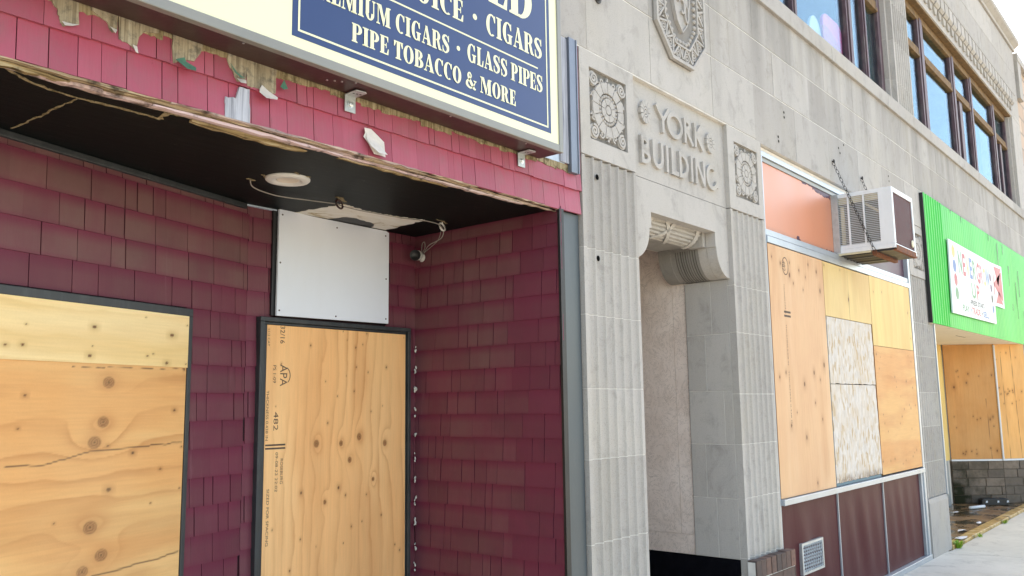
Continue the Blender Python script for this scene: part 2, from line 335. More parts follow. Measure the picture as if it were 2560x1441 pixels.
    c = m.mix(m.math('MULTIPLY', m.ramp(n, [(.42, 0.0), (.68, 1.0)]), .55), c, lin((84, 76, 66)))
    mo = m.noise(p, 4, 5, .6); c = m.mix(m.math('MULTIPLY', t[2], m.ramp(mo, [(.35, 0.0), (.6, 1.0)])), c, lin((34, 36, 20)))
    MT['block'] = m.out(c, .88, 0, m.bump(n, .8, .012), .2)
    m = Mat('far brick'); b = m.n('TexBrick'); x = m.n('CombineXYZ'); q = m.n('SeparateXYZ'); m.set(q.inputs[0], m.pos())
    m.set(x.inputs[0], m.math('ADD', q.outputs[0], q.outputs[1])); m.set(x.inputs[1], q.outputs[2]); m.set(b.inputs['Vector'], x.outputs[0])
    b.inputs['Scale'].default_value = 1; b.inputs['Brick Width'].default_value = .6; b.inputs['Row Height'].default_value = .3; b.inputs['Mortar Size'].default_value = .02
    m.set(b.inputs['Color1'], lin((196, 172, 150))); m.set(b.inputs['Color2'], lin((176, 150, 130))); m.set(b.inputs['Mortar'], lin((150, 136, 124)))
    MT['far brick'] = m.out(b.outputs[0], .9, 0, m.bump(b.outputs[1], -.4, .01))
    # leaves
    m = Mat('weed leaf'); t = m.sep(m.attr()); c = m.mix(t[0], lin((84, 124, 26)), lin((150, 182, 60)))
    MT['leaf'] = m.out(c, .55, 0, None, .3, **{'Subsurface Weight': 0.0})
    # window glass: clear sheet that mirrors the sky the more slanting the view; sky blue is tinted into the reflection
    m = Mat('window glass'); nt = m.nt; nt.nodes.remove(m.b)
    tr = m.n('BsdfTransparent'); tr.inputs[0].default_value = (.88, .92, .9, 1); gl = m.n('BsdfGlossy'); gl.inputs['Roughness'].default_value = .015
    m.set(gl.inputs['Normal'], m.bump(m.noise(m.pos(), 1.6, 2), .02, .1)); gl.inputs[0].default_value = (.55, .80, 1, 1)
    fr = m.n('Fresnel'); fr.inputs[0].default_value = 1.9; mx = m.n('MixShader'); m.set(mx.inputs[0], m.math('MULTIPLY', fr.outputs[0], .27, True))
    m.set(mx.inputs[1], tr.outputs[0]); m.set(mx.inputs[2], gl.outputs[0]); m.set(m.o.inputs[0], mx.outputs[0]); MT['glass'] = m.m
make_materials()

# ------------------------------------------------------------------ plywood: growth rings, knots and cracks worked out with numpy
_T = np.random.RandomState(3).rand(256, 256)
def vn(x, y, sd=0):
    x = x+sd*17.3; y = y+sd*9.7; xi = np.floor(x).astype(int); yi = np.floor(y).astype(int)
    fx = x-xi; fy = y-yi; fx = fx*fx*(3-2*fx); fy = fy*fy*(3-2*fy)
    a = _T[xi % 256, yi % 256]; b = _T[(xi+1) % 256, yi % 256]; c = _T[xi % 256, (yi+1) % 256]; d = _T[(xi+1) % 256, (yi+1) % 256]
    return (a*(1-fx)+b*fx)*(1-fy)+(c*(1-fx)+d*fx)*fy
def fbm(x, y, sd=0, o=4):
    s = 0; a = .5
    for i in range(o): s = s+a*vn(x*2**i, y*2**i, sd+i*5); a *= .5
    return s
def sst(a, b, x):
    k = np.clip((x-a)/(b-a), 0, 1); return k*k*(3-2*k)
def wood_board(name, o, u, v, n, W, H, T=.012, grain='v', base=(226, 178, 124), late=(196, 140, 88), pale=None, knots=(), pins=(), cracks=(),
               freq=16, contrast=.6, seed=1, step=.004, parent=None, warp=.05, nails=True):
    o = Vector(o); u = Vector(u); v = Vector(v); n = Vector(n)
    na = max(2, int(W/step)); nb = max(2, int(H/step))
    a, b = np.meshgrid(np.linspace(0, W, na+1), np.linspace(0, H, nb+1))
    g, c = (b, a) if grain == 'v' else (a, b)
    wp = warp*(fbm(c*4, g*1.1, seed)-.5)*2+.03*(fbm(c*9, g*2.6, seed+3)-.5)*2+.016*(fbm(c*26, g*7, seed+5)-.5)+.006*(fbm(c*80, g*14, seed+6)-.5)
    t = (c+wp)*freq*(.75+.6*vn(c*2.3, g*.25, seed+8)); dk = np.full_like(a, 9.0); halo = np.zeros_like(a)
    for ka, kb, r in knots:
        r = r*.80
        dg, dc = ((b-kb), (a-ka)) if grain == 'v' else ((a-ka), (b-kb))
        d = np.sqrt((dg/1.25)**2+dc**2); t = t+1.3*np.exp(-(np.sqrt((dg/2.3)**2+dc**2)/(r*2.6))**2)
        dk = np.minimum(dk, d/r); halo = np.maximum(halo, np.exp(-(d/(r*1.9))**2))
    fr = t-np.floor(t); line = np.clip(fr**4*1.15*(1-sst(.93, 1.0, fr)), 0, 1)
    A = np.array(lin(base)[:3]); B = np.array(lin(late)[:3]); P = np.array(lin(pale)[:3]) if pale else A*1.12
    tone = sst(.35, .65, fbm(c*5, g*.8, seed+11))[..., None]; tn2 = sst(.45, .7, fbm(c*7, g*1.3, seed+19))[..., None]
    col = A*(1-tone*.8)+P*tone*.8; col = col*(1-tn2*.3)+B*tn2*.3
    k = (line*contrast*np.clip(1.9*fbm(c*5, g*1.1, seed+13)-.45, .08, 1))[..., None]; col = col*(1-k)+B*k
    fib = (fbm(c*260, g*9, seed+17, 2)-.4)[..., None]; col = col*(1-.16*fib)
    hl = (halo*.45)[..., None]; col = col*(1-hl)+B*.95*hl
    if len(knots):
        K = np.array(lin((176, 122, 76))[:3]); K2 = np.array(lin((128, 80, 46))[:3])
        q = (.5+.5*np.sin(dk*15+fbm(a*60, b*60, seed)*5))[..., None]; kc = K*q+K2*(1-q); m = sst(1.08, .9, dk)[..., None]
        col = col*(1-m)+kc*m; m2 = (sst(.28, .1, dk)*.8)[..., None]; col = col*(1-m2)+K2*.4*m2
        rim = (np.exp(-((dk-1.05)/.1)**2)*.6)[..., None]; col = col*(1-rim)+K2*rim
    for ka, kb, r in pins:
        r = r*(.45+.55*((ka*37.7+kb*91.3) % 1.0))
        i0, i1 = np.searchsorted(b[:, 0], [kb-5*r, kb+5*r]); j0, j1 = np.searchsorted(a[0], [ka-4*r, ka+4*r])
        if i1 <= i0 or j1 <= j0: continue
        sl_ = (slice(i0, i1), slice(j0, j1)); dg, dc = ((b-kb), (a-ka)) if grain == 'v' else ((a-ka), (b-kb))
        d = np.sqrt((dg/1.5)**2+dc**2)[sl_]+.25*r*(fbm(a[sl_]*150, b[sl_]*150, seed)-.5)
        h = (np.exp(-(d/(r*2.2))**2)*.5)[..., None]; col[sl_] = col[sl_]*(1-h)+B*.7*h
        m = sst(r, r*.55, d)[..., None]; col[sl_] = col[sl_]*(1-m)+np.array(lin((98, 60, 36))[:3])*m
    for pl, wd in cracks:
        for (x0, y0), (x1, y1) in zip(pl, pl[1:]):
            L2 = (x1-x0)**2+(y1-y0)**2; q = np.clip(((a-x0)*(x1-x0)+(b-y0)*(y1-y0))/L2, 0, 1)
            d = np.hypot(a-(x0+q*(x1-x0)), b-(y0+q*(y1-y0))+.006*(vn(a*30, b*3, seed)-.5)); m = (sst(wd, wd*.3, d)*.85)[..., None]
            col = col*(1-m)+np.array(lin((50, 30, 20))[:3])*m
    V = [tuple(o+u*float(x)+v*float(y)) for x, y in zip(a.ravel(), b.ravel())]; W1 = na+1
    i, j = np.meshgrid(np.arange(na), np.arange(nb)); q = (j*W1+i).ravel()
    flip = u.cross(v).dot(n) < 0
    F = np.c_[q, q+W1, q+W1+1, q+1] if flip else np.c_[q, q+1, q+W1+1, q+W1]
    mb = MB(); mb.frame(o, u, v, n, [(0, 0), (W, 0), (W, H), (0, H)], -T, -.0008)
    nv = len(V); me = bpy.data.meshes.new(name)
    me.from_pydata(V+mb.v, [], [tuple(r) for r in F.tolist()]+[tuple(k+nv for k in f) for f in mb.f]); me.update()
    at = me.attributes.new('wood', 'FLOAT_COLOR', 'POINT'); full = np.ones((nv+8, 4), np.float32)
    full[:nv, :3] = np.clip(col.reshape(-1, 3), 0, 1); full[nv:, :3] = B*.8; at.data.foreach_set('color', full.ravel())
    return link(name, me, MT['ply'], parent)
def rp(r, n, W, H, lo=.003, hi=.006, x0=0, y0=0):
    return [(x0+r.uniform(.02, W-.02), y0+r.uniform(.02, H-.02), r.uniform(lo, hi)) for _ in range(n)]

# ------------------------------------------------------------------ shingles
def shingles(mb, o, u, n, L, zs, seed, wmin=.08, wmax=.20, fade=lambda a, z: .6, butt=.0085, jit=.0008, gap=.0052, skip=None):
    """zs = butt heights from low to high (last one = top edge); each shingle is a tapered board"""
    r = random.Random(seed); o = Vector(o); u = Vector(u); n = Vector(n); Z = Vector((0, 0, 1))
    for z0, z1 in zip(zs, zs[1:]):
        a = -r.uniform(0, wmax)
        while a < L:
            w_ = r.uniform(wmin, wmax) if r.random() > .25 else r.uniform(wmin*.55, wmin)
            spans = [(max(a, 0), min(a+w_, L))]
            for h0, h1, hz0, hz1 in skip or ():                 # openings: the boards are cut to them
                if z0+.02 < hz1 and z1-.02 > hz0: spans = [q for p, e in spans for q in ((p, min(e, h0)), (max(p, h1), e))]
            for a0, a1 in spans:
                if a1-a0 < .012: continue
                zb = z0+r.uniform(-jit, jit); zb2 = zb+r.uniform(-.0015, .0015); th = butt+r.uniform(-.001, .0012); tt = .003; g2 = gap*(r.random() > .2)*r.uniform(.5, 1.3)/2
                tone = r.random(); fd = fade((a0+a1)/2, z0)*r.uniform(.85, 1.1); x0, x1 = a0+g2, a1-g2; zt = z1+.012
                P = [o+u*x0+Z*zb+n*th, o+u*x1+Z*zb2+n*th, o+u*x1+Z*zt+n*tt, o+u*x0+Z*zt+n*tt,
                     o+u*x0+Z*zb, o+u*x1+Z*zb2, o+u*x1+Z*zt, o+u*x0+Z*zt]
                fl = u.cross(Z).dot(n) < 0
                F = [(0,1,2,3), (5,4,7,6), (4,5,1,0), (3,2,6,7), (1,5,6,2), (4,0,3,7)]
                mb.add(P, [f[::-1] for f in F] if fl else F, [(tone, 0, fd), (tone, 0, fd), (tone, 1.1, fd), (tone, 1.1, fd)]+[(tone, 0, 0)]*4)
            a += w_
def courses(top, step, low): 
    z = [top]
    while z[-1] > low: z.append(z[-1]-step)
    return z[::-1]

# ================================================================== SETTING: ground
mb = MB(); 
X = -8.0
while X < 40:
    mb.box(X+.004, X+1.496, -1.596, -.006 if X < 9.9 or X > 16.3 else -.03, -.12, 0, (rnd.random(), .5, 0)); mb.box(X+.004, X+1.496, -3.1, -1.604, -.12, 0, (rnd.random(), .5, 0)); X += 1.5
mb.box(-8, 40, -3.1, .0, -.16, -.012)
mb.build('sidewalk', MT['concrete'], bevel=.004, kind='structure')
mb = MB(); mb.box(-60, 90, -3.26, -3.105, -.3, 0.0); mb.build('kerb', MT['concrete'], bevel=.015, kind='structure')
mb = MB(); mb.box(-60, 90, -13, -3.26, -.3, -.14); mb.build('road', MT['asphalt'], kind='structure')
mb = MB(); mb.box(-600, 600, -600, 600, -.6, -.31); mb.build('ground', MT['concrete'], kind='structure')
mb = MB(); mb.box(-60, 90, -17, -13.0, -.3, 0.0); mb.build('far_pavement', MT['concrete'], kind='structure')
mb = MB(); r = random.Random(4)
for i in range(30):
    for j in range(7):
        mb.box(10.17+i*.17+.003, 10.17+(i+1)*.17-.003, .10+j*.16+.003, .10+(j+1)*.16-.003, -.05, .03+r.uniform(-.002, .002), (r.random(), .5, 0))
mb.box(10.15, 16.2, .08, 1.3, -.06, .024); mb.build('entry_floor', MT['tile'], kind='structure')
mb = MB(); x = 10.16
while x < 15.4:
    q = r.uniform(.25, .6); mb.box(x+.004, min(x+q, 15.5)-.004, -.028, .095, -.05, .034+r.uniform(-.003, .003)); x += q
mb.build('entry_edge', MT['edge'], bevel=.006, kind='structure')

# ================================================================== LEFT SHOP
shop = thing('shingled_shop', 'maroon wood-shingled shop front with recessed boarded-up entry beside the grey stone building', 'building', (1.5, .5, 0))
ZS = 2.545; SX = 3.355; DY = 1.05
LO = Vector((1.047, .695, 0)); LU = Vector((.9596, .2814, 0)); LN = Vector((.2814, -.9596, 0))
def lw(s, z, d=0): return LO+LU*s+LN*d+Vector((0, 0, z))
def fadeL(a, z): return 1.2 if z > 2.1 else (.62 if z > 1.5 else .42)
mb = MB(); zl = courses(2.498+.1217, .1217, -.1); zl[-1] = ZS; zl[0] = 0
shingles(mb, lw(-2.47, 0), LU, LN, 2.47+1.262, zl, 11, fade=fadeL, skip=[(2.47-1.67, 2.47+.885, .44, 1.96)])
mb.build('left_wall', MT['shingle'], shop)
mb = MB(); mb.frame(lw(-2.47, 0), LU, (0,0,1), LN, [(0, 0), (3.73, 0), (3.73, ZS), (0, ZS)], -.06, -.001); mb.build('sheathing', MT['dark gap backing'], shop)
mb = MB(); zd = courses(2.49, .1195, -.1)+[ZS]; zd[0] = 0
sk = lambda x0, x1: None
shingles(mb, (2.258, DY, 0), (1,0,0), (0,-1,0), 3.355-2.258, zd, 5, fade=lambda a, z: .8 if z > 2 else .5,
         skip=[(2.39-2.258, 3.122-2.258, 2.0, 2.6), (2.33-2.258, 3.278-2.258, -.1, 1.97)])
mb.build('door_wall', MT['shingle'], shop); mb = MB(); mb.box(2.258, SX, DY+.001, DY+.08, 0, ZS); mb.build('sheathing', MT['dark gap backing'], shop)
mb = MB(); zs_ = courses(2.478+.1185, .1185, -.1); zs_[-1] = ZS; zs_[0] = 0
shingles(mb, (SX, DY, 0), (0,-1,0), (-1,0,0), DY+.004, zs_, 23, fade=lambda a, z: (.9 if z > 1.7 else .6)*(1 if a < .78 else .35))
mb.build('side_wall', MT['shingle'], shop); mb = MB(); mb.box(SX+.001, SX+.02, .0, DY, 0, ZS); mb.build('sheathing', MT['dark gap backing'], shop)
# fascia: two courses, the upper one stripped to bare wood under the sign
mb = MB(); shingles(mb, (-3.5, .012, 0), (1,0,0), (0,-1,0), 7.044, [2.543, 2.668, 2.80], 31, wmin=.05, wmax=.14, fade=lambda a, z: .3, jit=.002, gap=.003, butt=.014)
mb.build('fascia', MT['fascia'], shop); mb = MB(); mb.box(-3.5, 3.544, .0135, .05, 2.55, 2.80); mb.build('sheathing', MT['dark gap backing'], shop)
mb = MB(); mb.box(-6, 3.545, .05, .3, 2.60, 3.46); mb.build('upper_wall', MT['pale board'], shop)
# bare wood: ragged strip and torn patches
mb = MB(); r = random.Random(9); x = .55
while x < 3.44:
    q = r.uniform(.05, .16); x1 = min(x+q, 3.45); base = 2.748 if x < 1.9 else 2.752+.004*math.sin(x*5)
    lo = jag((x, base+r.uniform(-.012, .008)), (x1, base+r.uniform(-.012, .008)), 7, .004, int(x*100))
    mb.xz(lo+[(x1, 2.785), (x, 2.785)], .0015, .008, (.5, .5, .0)); x = x1+.0015
for k, pl in enumerate([[(.925,2.78),(.93,2.744),(.947,2.72),(.95,2.70),(.962,2.677),(.985,2.69),(1.007,2.698),(1.004,2.78)],
           [(1.04,2.755),(1.085,2.738),(1.104,2.708),(1.118,2.72),(1.118,2.78),(1.04,2.78)], [(1.121,2.78),(1.125,2.692),(1.15,2.69),(1.181,2.675),(1.186,2.72),(1.20,2.745),(1.25,2.755),(1.25,2.78)],
           [(1.294,2.78),(1.301,2.67),(1.33,2.69),(1.372,2.699),(1.394,2.735),(1.40,2.755),(1.40,2.78)], [(1.49,2.78),(1.495,2.735),(1.53,2.676),(1.563,2.694),(1.563,2.78)], [(1.567,2.78),(1.569,2.672),(1.604,2.674),(1.64,2.672),(1.682,2.674),(1.685,2.78)]]):
    d = []
    for a, b in zip(pl, pl[1:]+pl[:1]): d += jag(a, b, 4, .0025, k*9+len(d))[:-1]
    mb.xz(d, -.0035, .006, (.5, .5, .15))
mb.xz(jag((1.487,2.542),(1.489,2.612),5,.002,1)[:-1]+jag((1.489,2.612),(1.538,2.618),4,.004,2)[:-1]+[(1.54,2.660)]+jag((1.54,2.66),(1.578,2.662),3,.002,3)[1:]+jag((1.578,2.662),(1.583,2.543),5,.002,4)[1:], -.0045, .006, (.5,.5,1))
mb.build('bare_wood', MT['oldwood'], shop)
# curled paint flakes
FM = 'paint flake'
def flake(pts, depth):
    mb = MB()                               # pts = outline on the fascia; lifts away towards the last corners
    k = len(pts); zt = max(p[1] for p in pts); zb = min(p[1] for p in pts)
    f = [(p[0], -.006-depth*((zt-p[1])/(zt-zb))**1.5, p[1]) for p in pts]; b = [(x, y-.0015, z) for x, y, z in f]
    mb.add(f+b, [tuple(range(k)), tuple(range(k, 2*k))[::-1]]+[(i, k+i, k+(i+1)%k, (i+1)%k) for i in range(k)]); mb.build('paint_flake', MT[FM], shop)['label'] = 'curled '+('green' if 'green' in FM else 'white')+' paint flake'
flake([(2.085,2.650),(2.118,2.652),(2.150,2.634),(2.183,2.613),(2.183,2.55),(2.165,2.552),(2.125,2.551),(2.102,2.588),(2.078,2.612),(2.088,2.63)], .012)
flake([(2.094,2.630),(2.088,2.600),(2.10,2.575),(2.13,2.552),(2.175,2.553),(2.14,2.60),(2.112,2.645)], .035)
flake([(1.625,2.690),(1.612,2.672),(1.606,2.655),(1.625,2.636),(1.672,2.644),(1.68,2.656),(1.65,2.672)], .03)
flake([(.957,2.69),(.985,2.692),(1.006,2.697),(.985,2.684),(.962,2.676)], .012); flake([(1.095,2.722),(1.116,2.718),(1.106,2.700)], .014); flake([(1.166,2.688),(1.18,2.686),(1.179,2.66),(1.172,2.664)], .012)
flake([(1.525,2.685),(1.562,2.69),(1.555,2.672),(1.53,2.667)], .02)
FM = 'green flake'
flake([(1.302,2.682),(1.335,2.70),(1.34,2.685),(1.37,2.672),(1.362,2.655),(1.332,2.652),(1.318,2.668)], .03); flake([(1.50,2.732),(1.515,2.705),(1.545,2.687),(1.528,2.684),(1.512,2.70)], .02); flake([(1.69,2.70),(1.715,2.735),(1.722,2.70),(1.70,2.69)], .02)
# splintered lower edge
mb = MB(); r = random.Random(12)
for (xa, xb, z, y, h, wt) in [(.3,1.0,2.528,.03,.016,0),(.6,1.35,2.531,.045,.013,.8),(.85,1.6,2.538,.02,.010,.1),(.95,1.9,2.527,.05,.012,.5),(1.1,1.75,2.535,.035,.012,0),(1.25,2.0,2.524,.03,.009,.9),(1.4,1.86,2.518,.06,.018,0),
     (1.6,2.3,2.530,.03,.010,.7),(1.75,2.5,2.537,.02,.008,.2),(1.9,2.7,2.528,.04,.007,.9),(2.1,2.9,2.534,.025,.008,.1),(2.4,3.1,2.528,.035,.008,.6),(2.7,3.36,2.534,.03,.008,.3),(2.0,2.6,2.522,.05,.006,0),(.4,1.3,2.541,.012,.008,.1),(1.3,2.4,2.541,.012,.006,.4),(2.3,3.36,2.540,.012,.006,.2)]:
    nn = int((xb-xa)*26); sag = r.uniform(-.006, .006)
    lo = [(xa+(xb-xa)*i/nn, z+sag*math.sin(PI*i/nn)-h*.5*math.sin(PI*min(1, max(.06, i/nn)))**.4+r.uniform(-.0035, .0035)) for i in range(nn+1)]
    hi = [(p[0], z+sag*math.sin(PI*i/nn)+h*.5*math.sin(PI*min(1, max(.06, i/nn)))**.4+r.uniform(-.002, .002)) for i, p in enumerate(lo)]
    mb.xz(lo+hi[::-1], y-.004-r.uniform(0, .012), y+.006, (.5, .5, wt))
mb.build('splintered_edge', MT['splinter'], shop)
# soffit with cracks, torn patch and the dark trim on the left
mb = MB(); mb.xy([(-1.19, .038), (SX, .038), (SX, DY), (2.258, DY)], ZS, ZS+.05); mb.build('soffit', MT['soffit'], shop)
def crack(pts, wd, seed, start=True):
    r = random.Random(seed); mb = MB()
    for i, ((x0, y0), (x1, y1)) in enumerate(zip(pts, pts[1:])):
        L = math.hypot(x1-x0, y1-y0); nx, ny = -(y1-y0)/L, (x1-x0)/L; n_ = max(3, int(L/.02)); A_ = []; B_ = []
        for k in range(n_+1):
            q = k/n_; e = wd*r.uniform(.35, 1.2); j = r.uniform(-.004, .004); A_.append((x0+(x1-x0)*q+nx*(e+j), y0+(y1-y0)*q+ny*(e+j))); B_.append((x0+(x1-x0)*q+nx*(j-e), y0+(y1-y0)*q+ny*(j-e)))
        mb.xy(A_+B_[::-1], ZS-.0022-.0004*(i % 2), ZS+.002)
    mb.build('soffit_crack', MT['oldwood'], shop)
crack([(.829,.07),(.91,.136),(.997,.172),(1.088,.186),(1.203,.176),(1.309,.178),(1.361,.184)], .007, 1); crack([(1.355,.18),(1.347,.11),(1.378,.10),(1.47,.088),(1.568,.07)], .010, 2); crack([(1.093,.195),(1.082,.33),(1.081,.459),(1.066,.647)], .004, 3)
for (x, y) in ((2.03,.55),(2.16,.55),(2.10,.42)): crack([(x-.04, y-.02), (x, y+.01), (x+.05, y)], .006, int(x*100))
crack([(2.44,.61),(2.47,.62),(2.53,.66)], .014, 8); crack([(3.10,.62),(3.16,.63),(3.21,.66)], .006, 9); crack([(1.98,.63),(2.02,.64)], .008, 10)
mb = MB(); P = [(2.50,1.015)]
for a, b, s_ in (((2.50,1.015),(2.555,.70),1),((2.555,.70),(2.72,.735),2),((2.72,.735),(2.893,.72),3),((2.893,.72),(3.07,.675),4),((3.07,.675),(3.10,1.015),5)): P += jag(a, b, 14, .008, s_)[1:]
mb.xy(P, ZS-.0018, ZS+.002); mb.build('peeled_patch', MT['patch'], shop)
mb = MB(); mb.xy(jag((2.70,1.018),(2.74,.91),5,.006,1)+jag((2.78,.90),(2.93,.93),6,.008,2)+jag((2.96,.95),(3.0,1.018),4,.005,3), ZS-.0030, ZS+.001); mb.build('ceiling_hole', MT['black trim'], shop)
mb = MB(); mb.frame(lw(-2.4, ZS), LU, (0,0,1), LN, [(0, 0), (3.63, 0), (3.63, -.026), (0, -.026)], -.001, .022); mb.build('ceiling_trim', MT['dark trim'], shop, bevel=.004)
mb = MB(); mb.box(2.23, 2.404, 1.028, 1.05, ZS-.007, ZS-.001); mb.build('ceiling_trim', MT['pale board'], shop)
# end post of the side wall
mb = MB(); mb.box(SX+.021, 3.541, .023, .16, 0, ZS); mb.build('corner_post', MT['grey post paint'], shop, bevel=.004)
mb = MB(); mb.box(SX-.014, SX+.020, -.004, .010, 0, ZS); mb.build('corner_trim', MT['black trim'], shop)
# window and door frames
def ring(mb, o, u, v, n, x0, x1, y0, y1, wl, wr, wt, wb, d0, d1, t=(.5,.5,0)):
    for q in ([(x0,y1-wt),(x1,y1-wt),(x1,y1),(x0,y1)], [(x0,y0),(x0+wl,y0),(x0+wl,y1-wt),(x0,y1-wt)], [(x1-wr,y0),(x1,y0),(x1,y1-wt),(x1-wr,y1-wt)], [(x0+wl,y0),(x1-wr,y0),(x1-wr,y0+wb),(x0+wl,y0+wb)]):
        if abs(q[0][0]-q[1][0]) > 1e-4: mb.frame(o, u, v, n, q, d0, d1, t)
mb = MB(); ring(mb, lw(0, 0), LU, (0,0,1), LN, -1.7, .900, .40, 2.005, .03, .022, .034, .05, -.02, .032); ring(mb, lw(0, 0), LU, (0,0,1), LN, -1.672, .879, .45, 1.972, .02, .006, .008, .02, -.02, .022)
mb.build('window_frame', MT['dark trim'], shop, bevel=.003)
mb = MB(); ring(mb, (0, DY, 0), (1,0,0), (0,0,1), (0,-1,0), 2.318, 3.288, 0, 2.010, .026, .02, .022, .03, -.02, .038); ring(mb, (0, DY, 0), (1,0,0), (0,0,1), (0,-1,0), 2.345, 3.267, .03, 1.987, .02, .014, .012, .02, -.02, .024)
mb.build('door_frame', MT['dark trim'], shop, bevel=.003)
mb = MB(); mb.box(2.385, 2.407, 1.03, 1.06, 2.02, ZS); mb.box(3.118, 3.124, 1.03, 1.06, 2.02, ZS); mb.box(2.385, 3.124, 1.052, 1.06, 2.005, 2.03); mb.build('panel_gap', MT['black trim'], shop)
mb = MB(); r = random.Random(3)
for z in (1.902,1.78,1.658,1.542,1.418,1.297,1.177,1.057,.944,.816,.713,.59,.47):
    mb = MB()
    for q in range(4):
        s_ = r.uniform(.004, .0085); mb.lathe((SX-.018+r.uniform(-.004,.004), DY-.022+r.uniform(-.004,.004), z+r.uniform(-.022,.022)), (r.uniform(-.4,.4), r.uniform(-.4,.4), 1), [(.0003,-s_*1.6),(s_*.6,-s_),(s_*.8,0),(s_*.5,s_),(.0003,s_*1.5)], 7)
    mb.build('caulk_blob', MT['foam'], shop, smooth=True)
# uncovered strips between sign and stone
mb = MB(); mb.box(3.19, 3.405, .004, .012, 2.765, 3.44); mb.build('wall_board', MT['pale board'], shop)
mb = MB(); mb.box(3.36, 3.428, -.008, .003, 2.79, 3.46, (.5,.5,1)); mb.build('wall_board', MT['oldwood'], shop)
mb = MB(); mb.box(3.43, 3.487, -.022, .02, 2.745, 3.47); mb.box(3.487, 3.497, -.026, .02, 2.745, 3.47, (1,.5,0)); mb.build('metal_strip', MT['metal strip'], shop, bevel=.002)
mb = MB(); mb.box(3.499, 3.538, .0, .03, 2.77, 3.46); mb.build('edge_board', MT['maroon strip'], shop)

# boards over the shop's window and door
kn = lambda L: [(x+1.68, z-.45, q) for x, z, q in L]
b = wood_board('plywood_sheet', lw(-1.68, .45, .026), LU, (0,0,1), LN, 1.68+.876, 1.751-.45, grain='u', base=(224,164,104), late=(182,116,64), pale=(232,188,128), freq=9, contrast=.8, seed=4, step=.005, warp=.09,
    knots=kn([(.484,1.681,.024),(.467,1.531,.023),(.433,1.456,.026),(.433,1.146,.027),(.488,1.039,.025),(.409,.992,.022)]),
    pins=kn([(.138,1.63,.009),(.12,1.517,.006),(.494,1.441,.006),(.819,1.572,.007),(.613,1.408,.007),(.507,1.277,.009),(.756,1.337,.005),(.713,1.205,.005),(.28,1.179,.004),(.865,1.74,.004),(.866,1.42,.004),(.863,1.25,.003)]),
    cracks=[([(1.763,.94),(1.921,.938),(2.093,.973),(2.549,.989)], .0035), ([(2.131,.518),(2.313,.526),(2.549,.541)], .004), ([(2.0,1.284),(2.2,1.288),(2.549,1.297)], .002)])
tag(b, 'large horizontal-grained plywood sheet with big round knots beside the boarded shop door', 'plywood sheet', 'boards over the openings')
b = wood_board('plywood_sheet', lw(-1.68, 1.751, .031), LU, (0,0,1), LN, 1.68+.878, .220, grain='u', base=(236,204,146), late=(210,164,100), pale=(240,214,164), freq=10, contrast=.6, seed=9, step=.005, warp=.06,
    pins=[(x+1.68, z-1.751, q) for x, z, q in [(.402,1.888,.008),(.388,1.779,.010),(.785,1.883,.009),(.113,1.804,.008),(.762,1.766,.010),(.122,1.876,.004),(.398,1.815,.004),(.645,1.946,.003),(.868,1.93,.004),(.868,1.765,.004),(.05,1.80,.006),(.66,1.79,.004),(.69,1.80,.003)]])
tag(b, 'narrow pale plywood strip above the large sheet with big round knots', 'plywood strip', 'boards over the openings')
D0 = (2.362, .03)
dk = lambda L: [(x-D0[0], z-D0[1], q) for x, z, q in L]
pins = [(2.616,1.884),(2.847,1.923),(2.904,1.886),(2.951,1.904),(2.978,1.964),(2.82,1.967),(2.909,1.783),(2.989,1.758),(3.117,1.788),(2.844,1.737),(2.711,1.706),(2.896,1.658),(2.788,1.632),(3.091,1.581),(3.012,1.552),(2.729,1.498),(2.42,1.584),(2.446,1.787),(2.848,1.132),(2.985,1.125),(3.088,1.01),(2.957,.991),(2.888,.973),(2.576,.947),(2.416,1.01),(2.67,.901),(2.838,.897),(3.219,.813),(3.185,.846)]
b = wood_board('plywood_sheet', (2.362, DY-.026, .03), (1,0,0), (0,0,1), (0,-1,0), 3.256-2.362, 1.973-.03, grain='v', base=(244,184,124), late=(202,134,80), pale=(246,194,136), freq=16, contrast=.85, seed=21, step=.0036, warp=.055,
    knots=dk([(2.661,1.398,.017),(2.815,1.394,.013),(2.933,1.423,.017),(3.109,1.384,.015),(2.872,1.308,.014),(3.029,1.2,.010),(2.718,1.11,.010)]),
    pins=dk([(x, z, .0042) for x, z in pins]+[(2.803,1.173,.007),(2.575,1.166,.007),(2.518,.809,.010),(3.245,1.955,.003),(2.371,1.95,.003)]))
tag(b, 'upright orange plywood sheet with black printed stamps covering the shop door', 'plywood sheet', 'boards over the openings')
mb = MB(); yk = DY-.0268; dn = (0,0,-1); up = (1,0,0)
def st(s, x, z, L, h, t=(.5,.5,0)): mb = MB(); put_text(mb, s, (x, yk, z), dn, up, 1, t, width=L, height=h); mb.build('printed_stamp', MT['ink'], b)
st('32/16', 2.436, 1.972, .086, .026); st('APA', 2.440, 1.785, .105, .040); st('PS 1-09', 2.400, 1.78, .085, .017); st('THICKNESS 0.438 IN', 2.366, 1.659, .235, .014); st('482', 2.409, 1.558, .088, .026)
st('ROSEBURG', 2.452, 1.336, .118, .015); st('09-08-22 22:02', 2.424, 1.367, .184, .014); st('SIZED FOR SPACING', 2.380, 1.199, .26, .014); st('1/2 CAT', 2.366, 1.94, .07, .012)
for k in range(2): mb.box(2.366, 2.478, yk-.0002, yk, 1.398-k*.016, 1.406-k*.016)
for k in range(20):
    a0 = -.9+k*.1; mb.xz([(2.462+(.033+d_)*math.cos(q), 1.732+(.04+d_)*math.sin(q)) for d_, q in ((0, a0), (.004, a0), (.004, a0+.1), (0, a0+.1))], yk-.0003, yk-.0001)
mb.build('printed_stamp', MT['ink'], b)
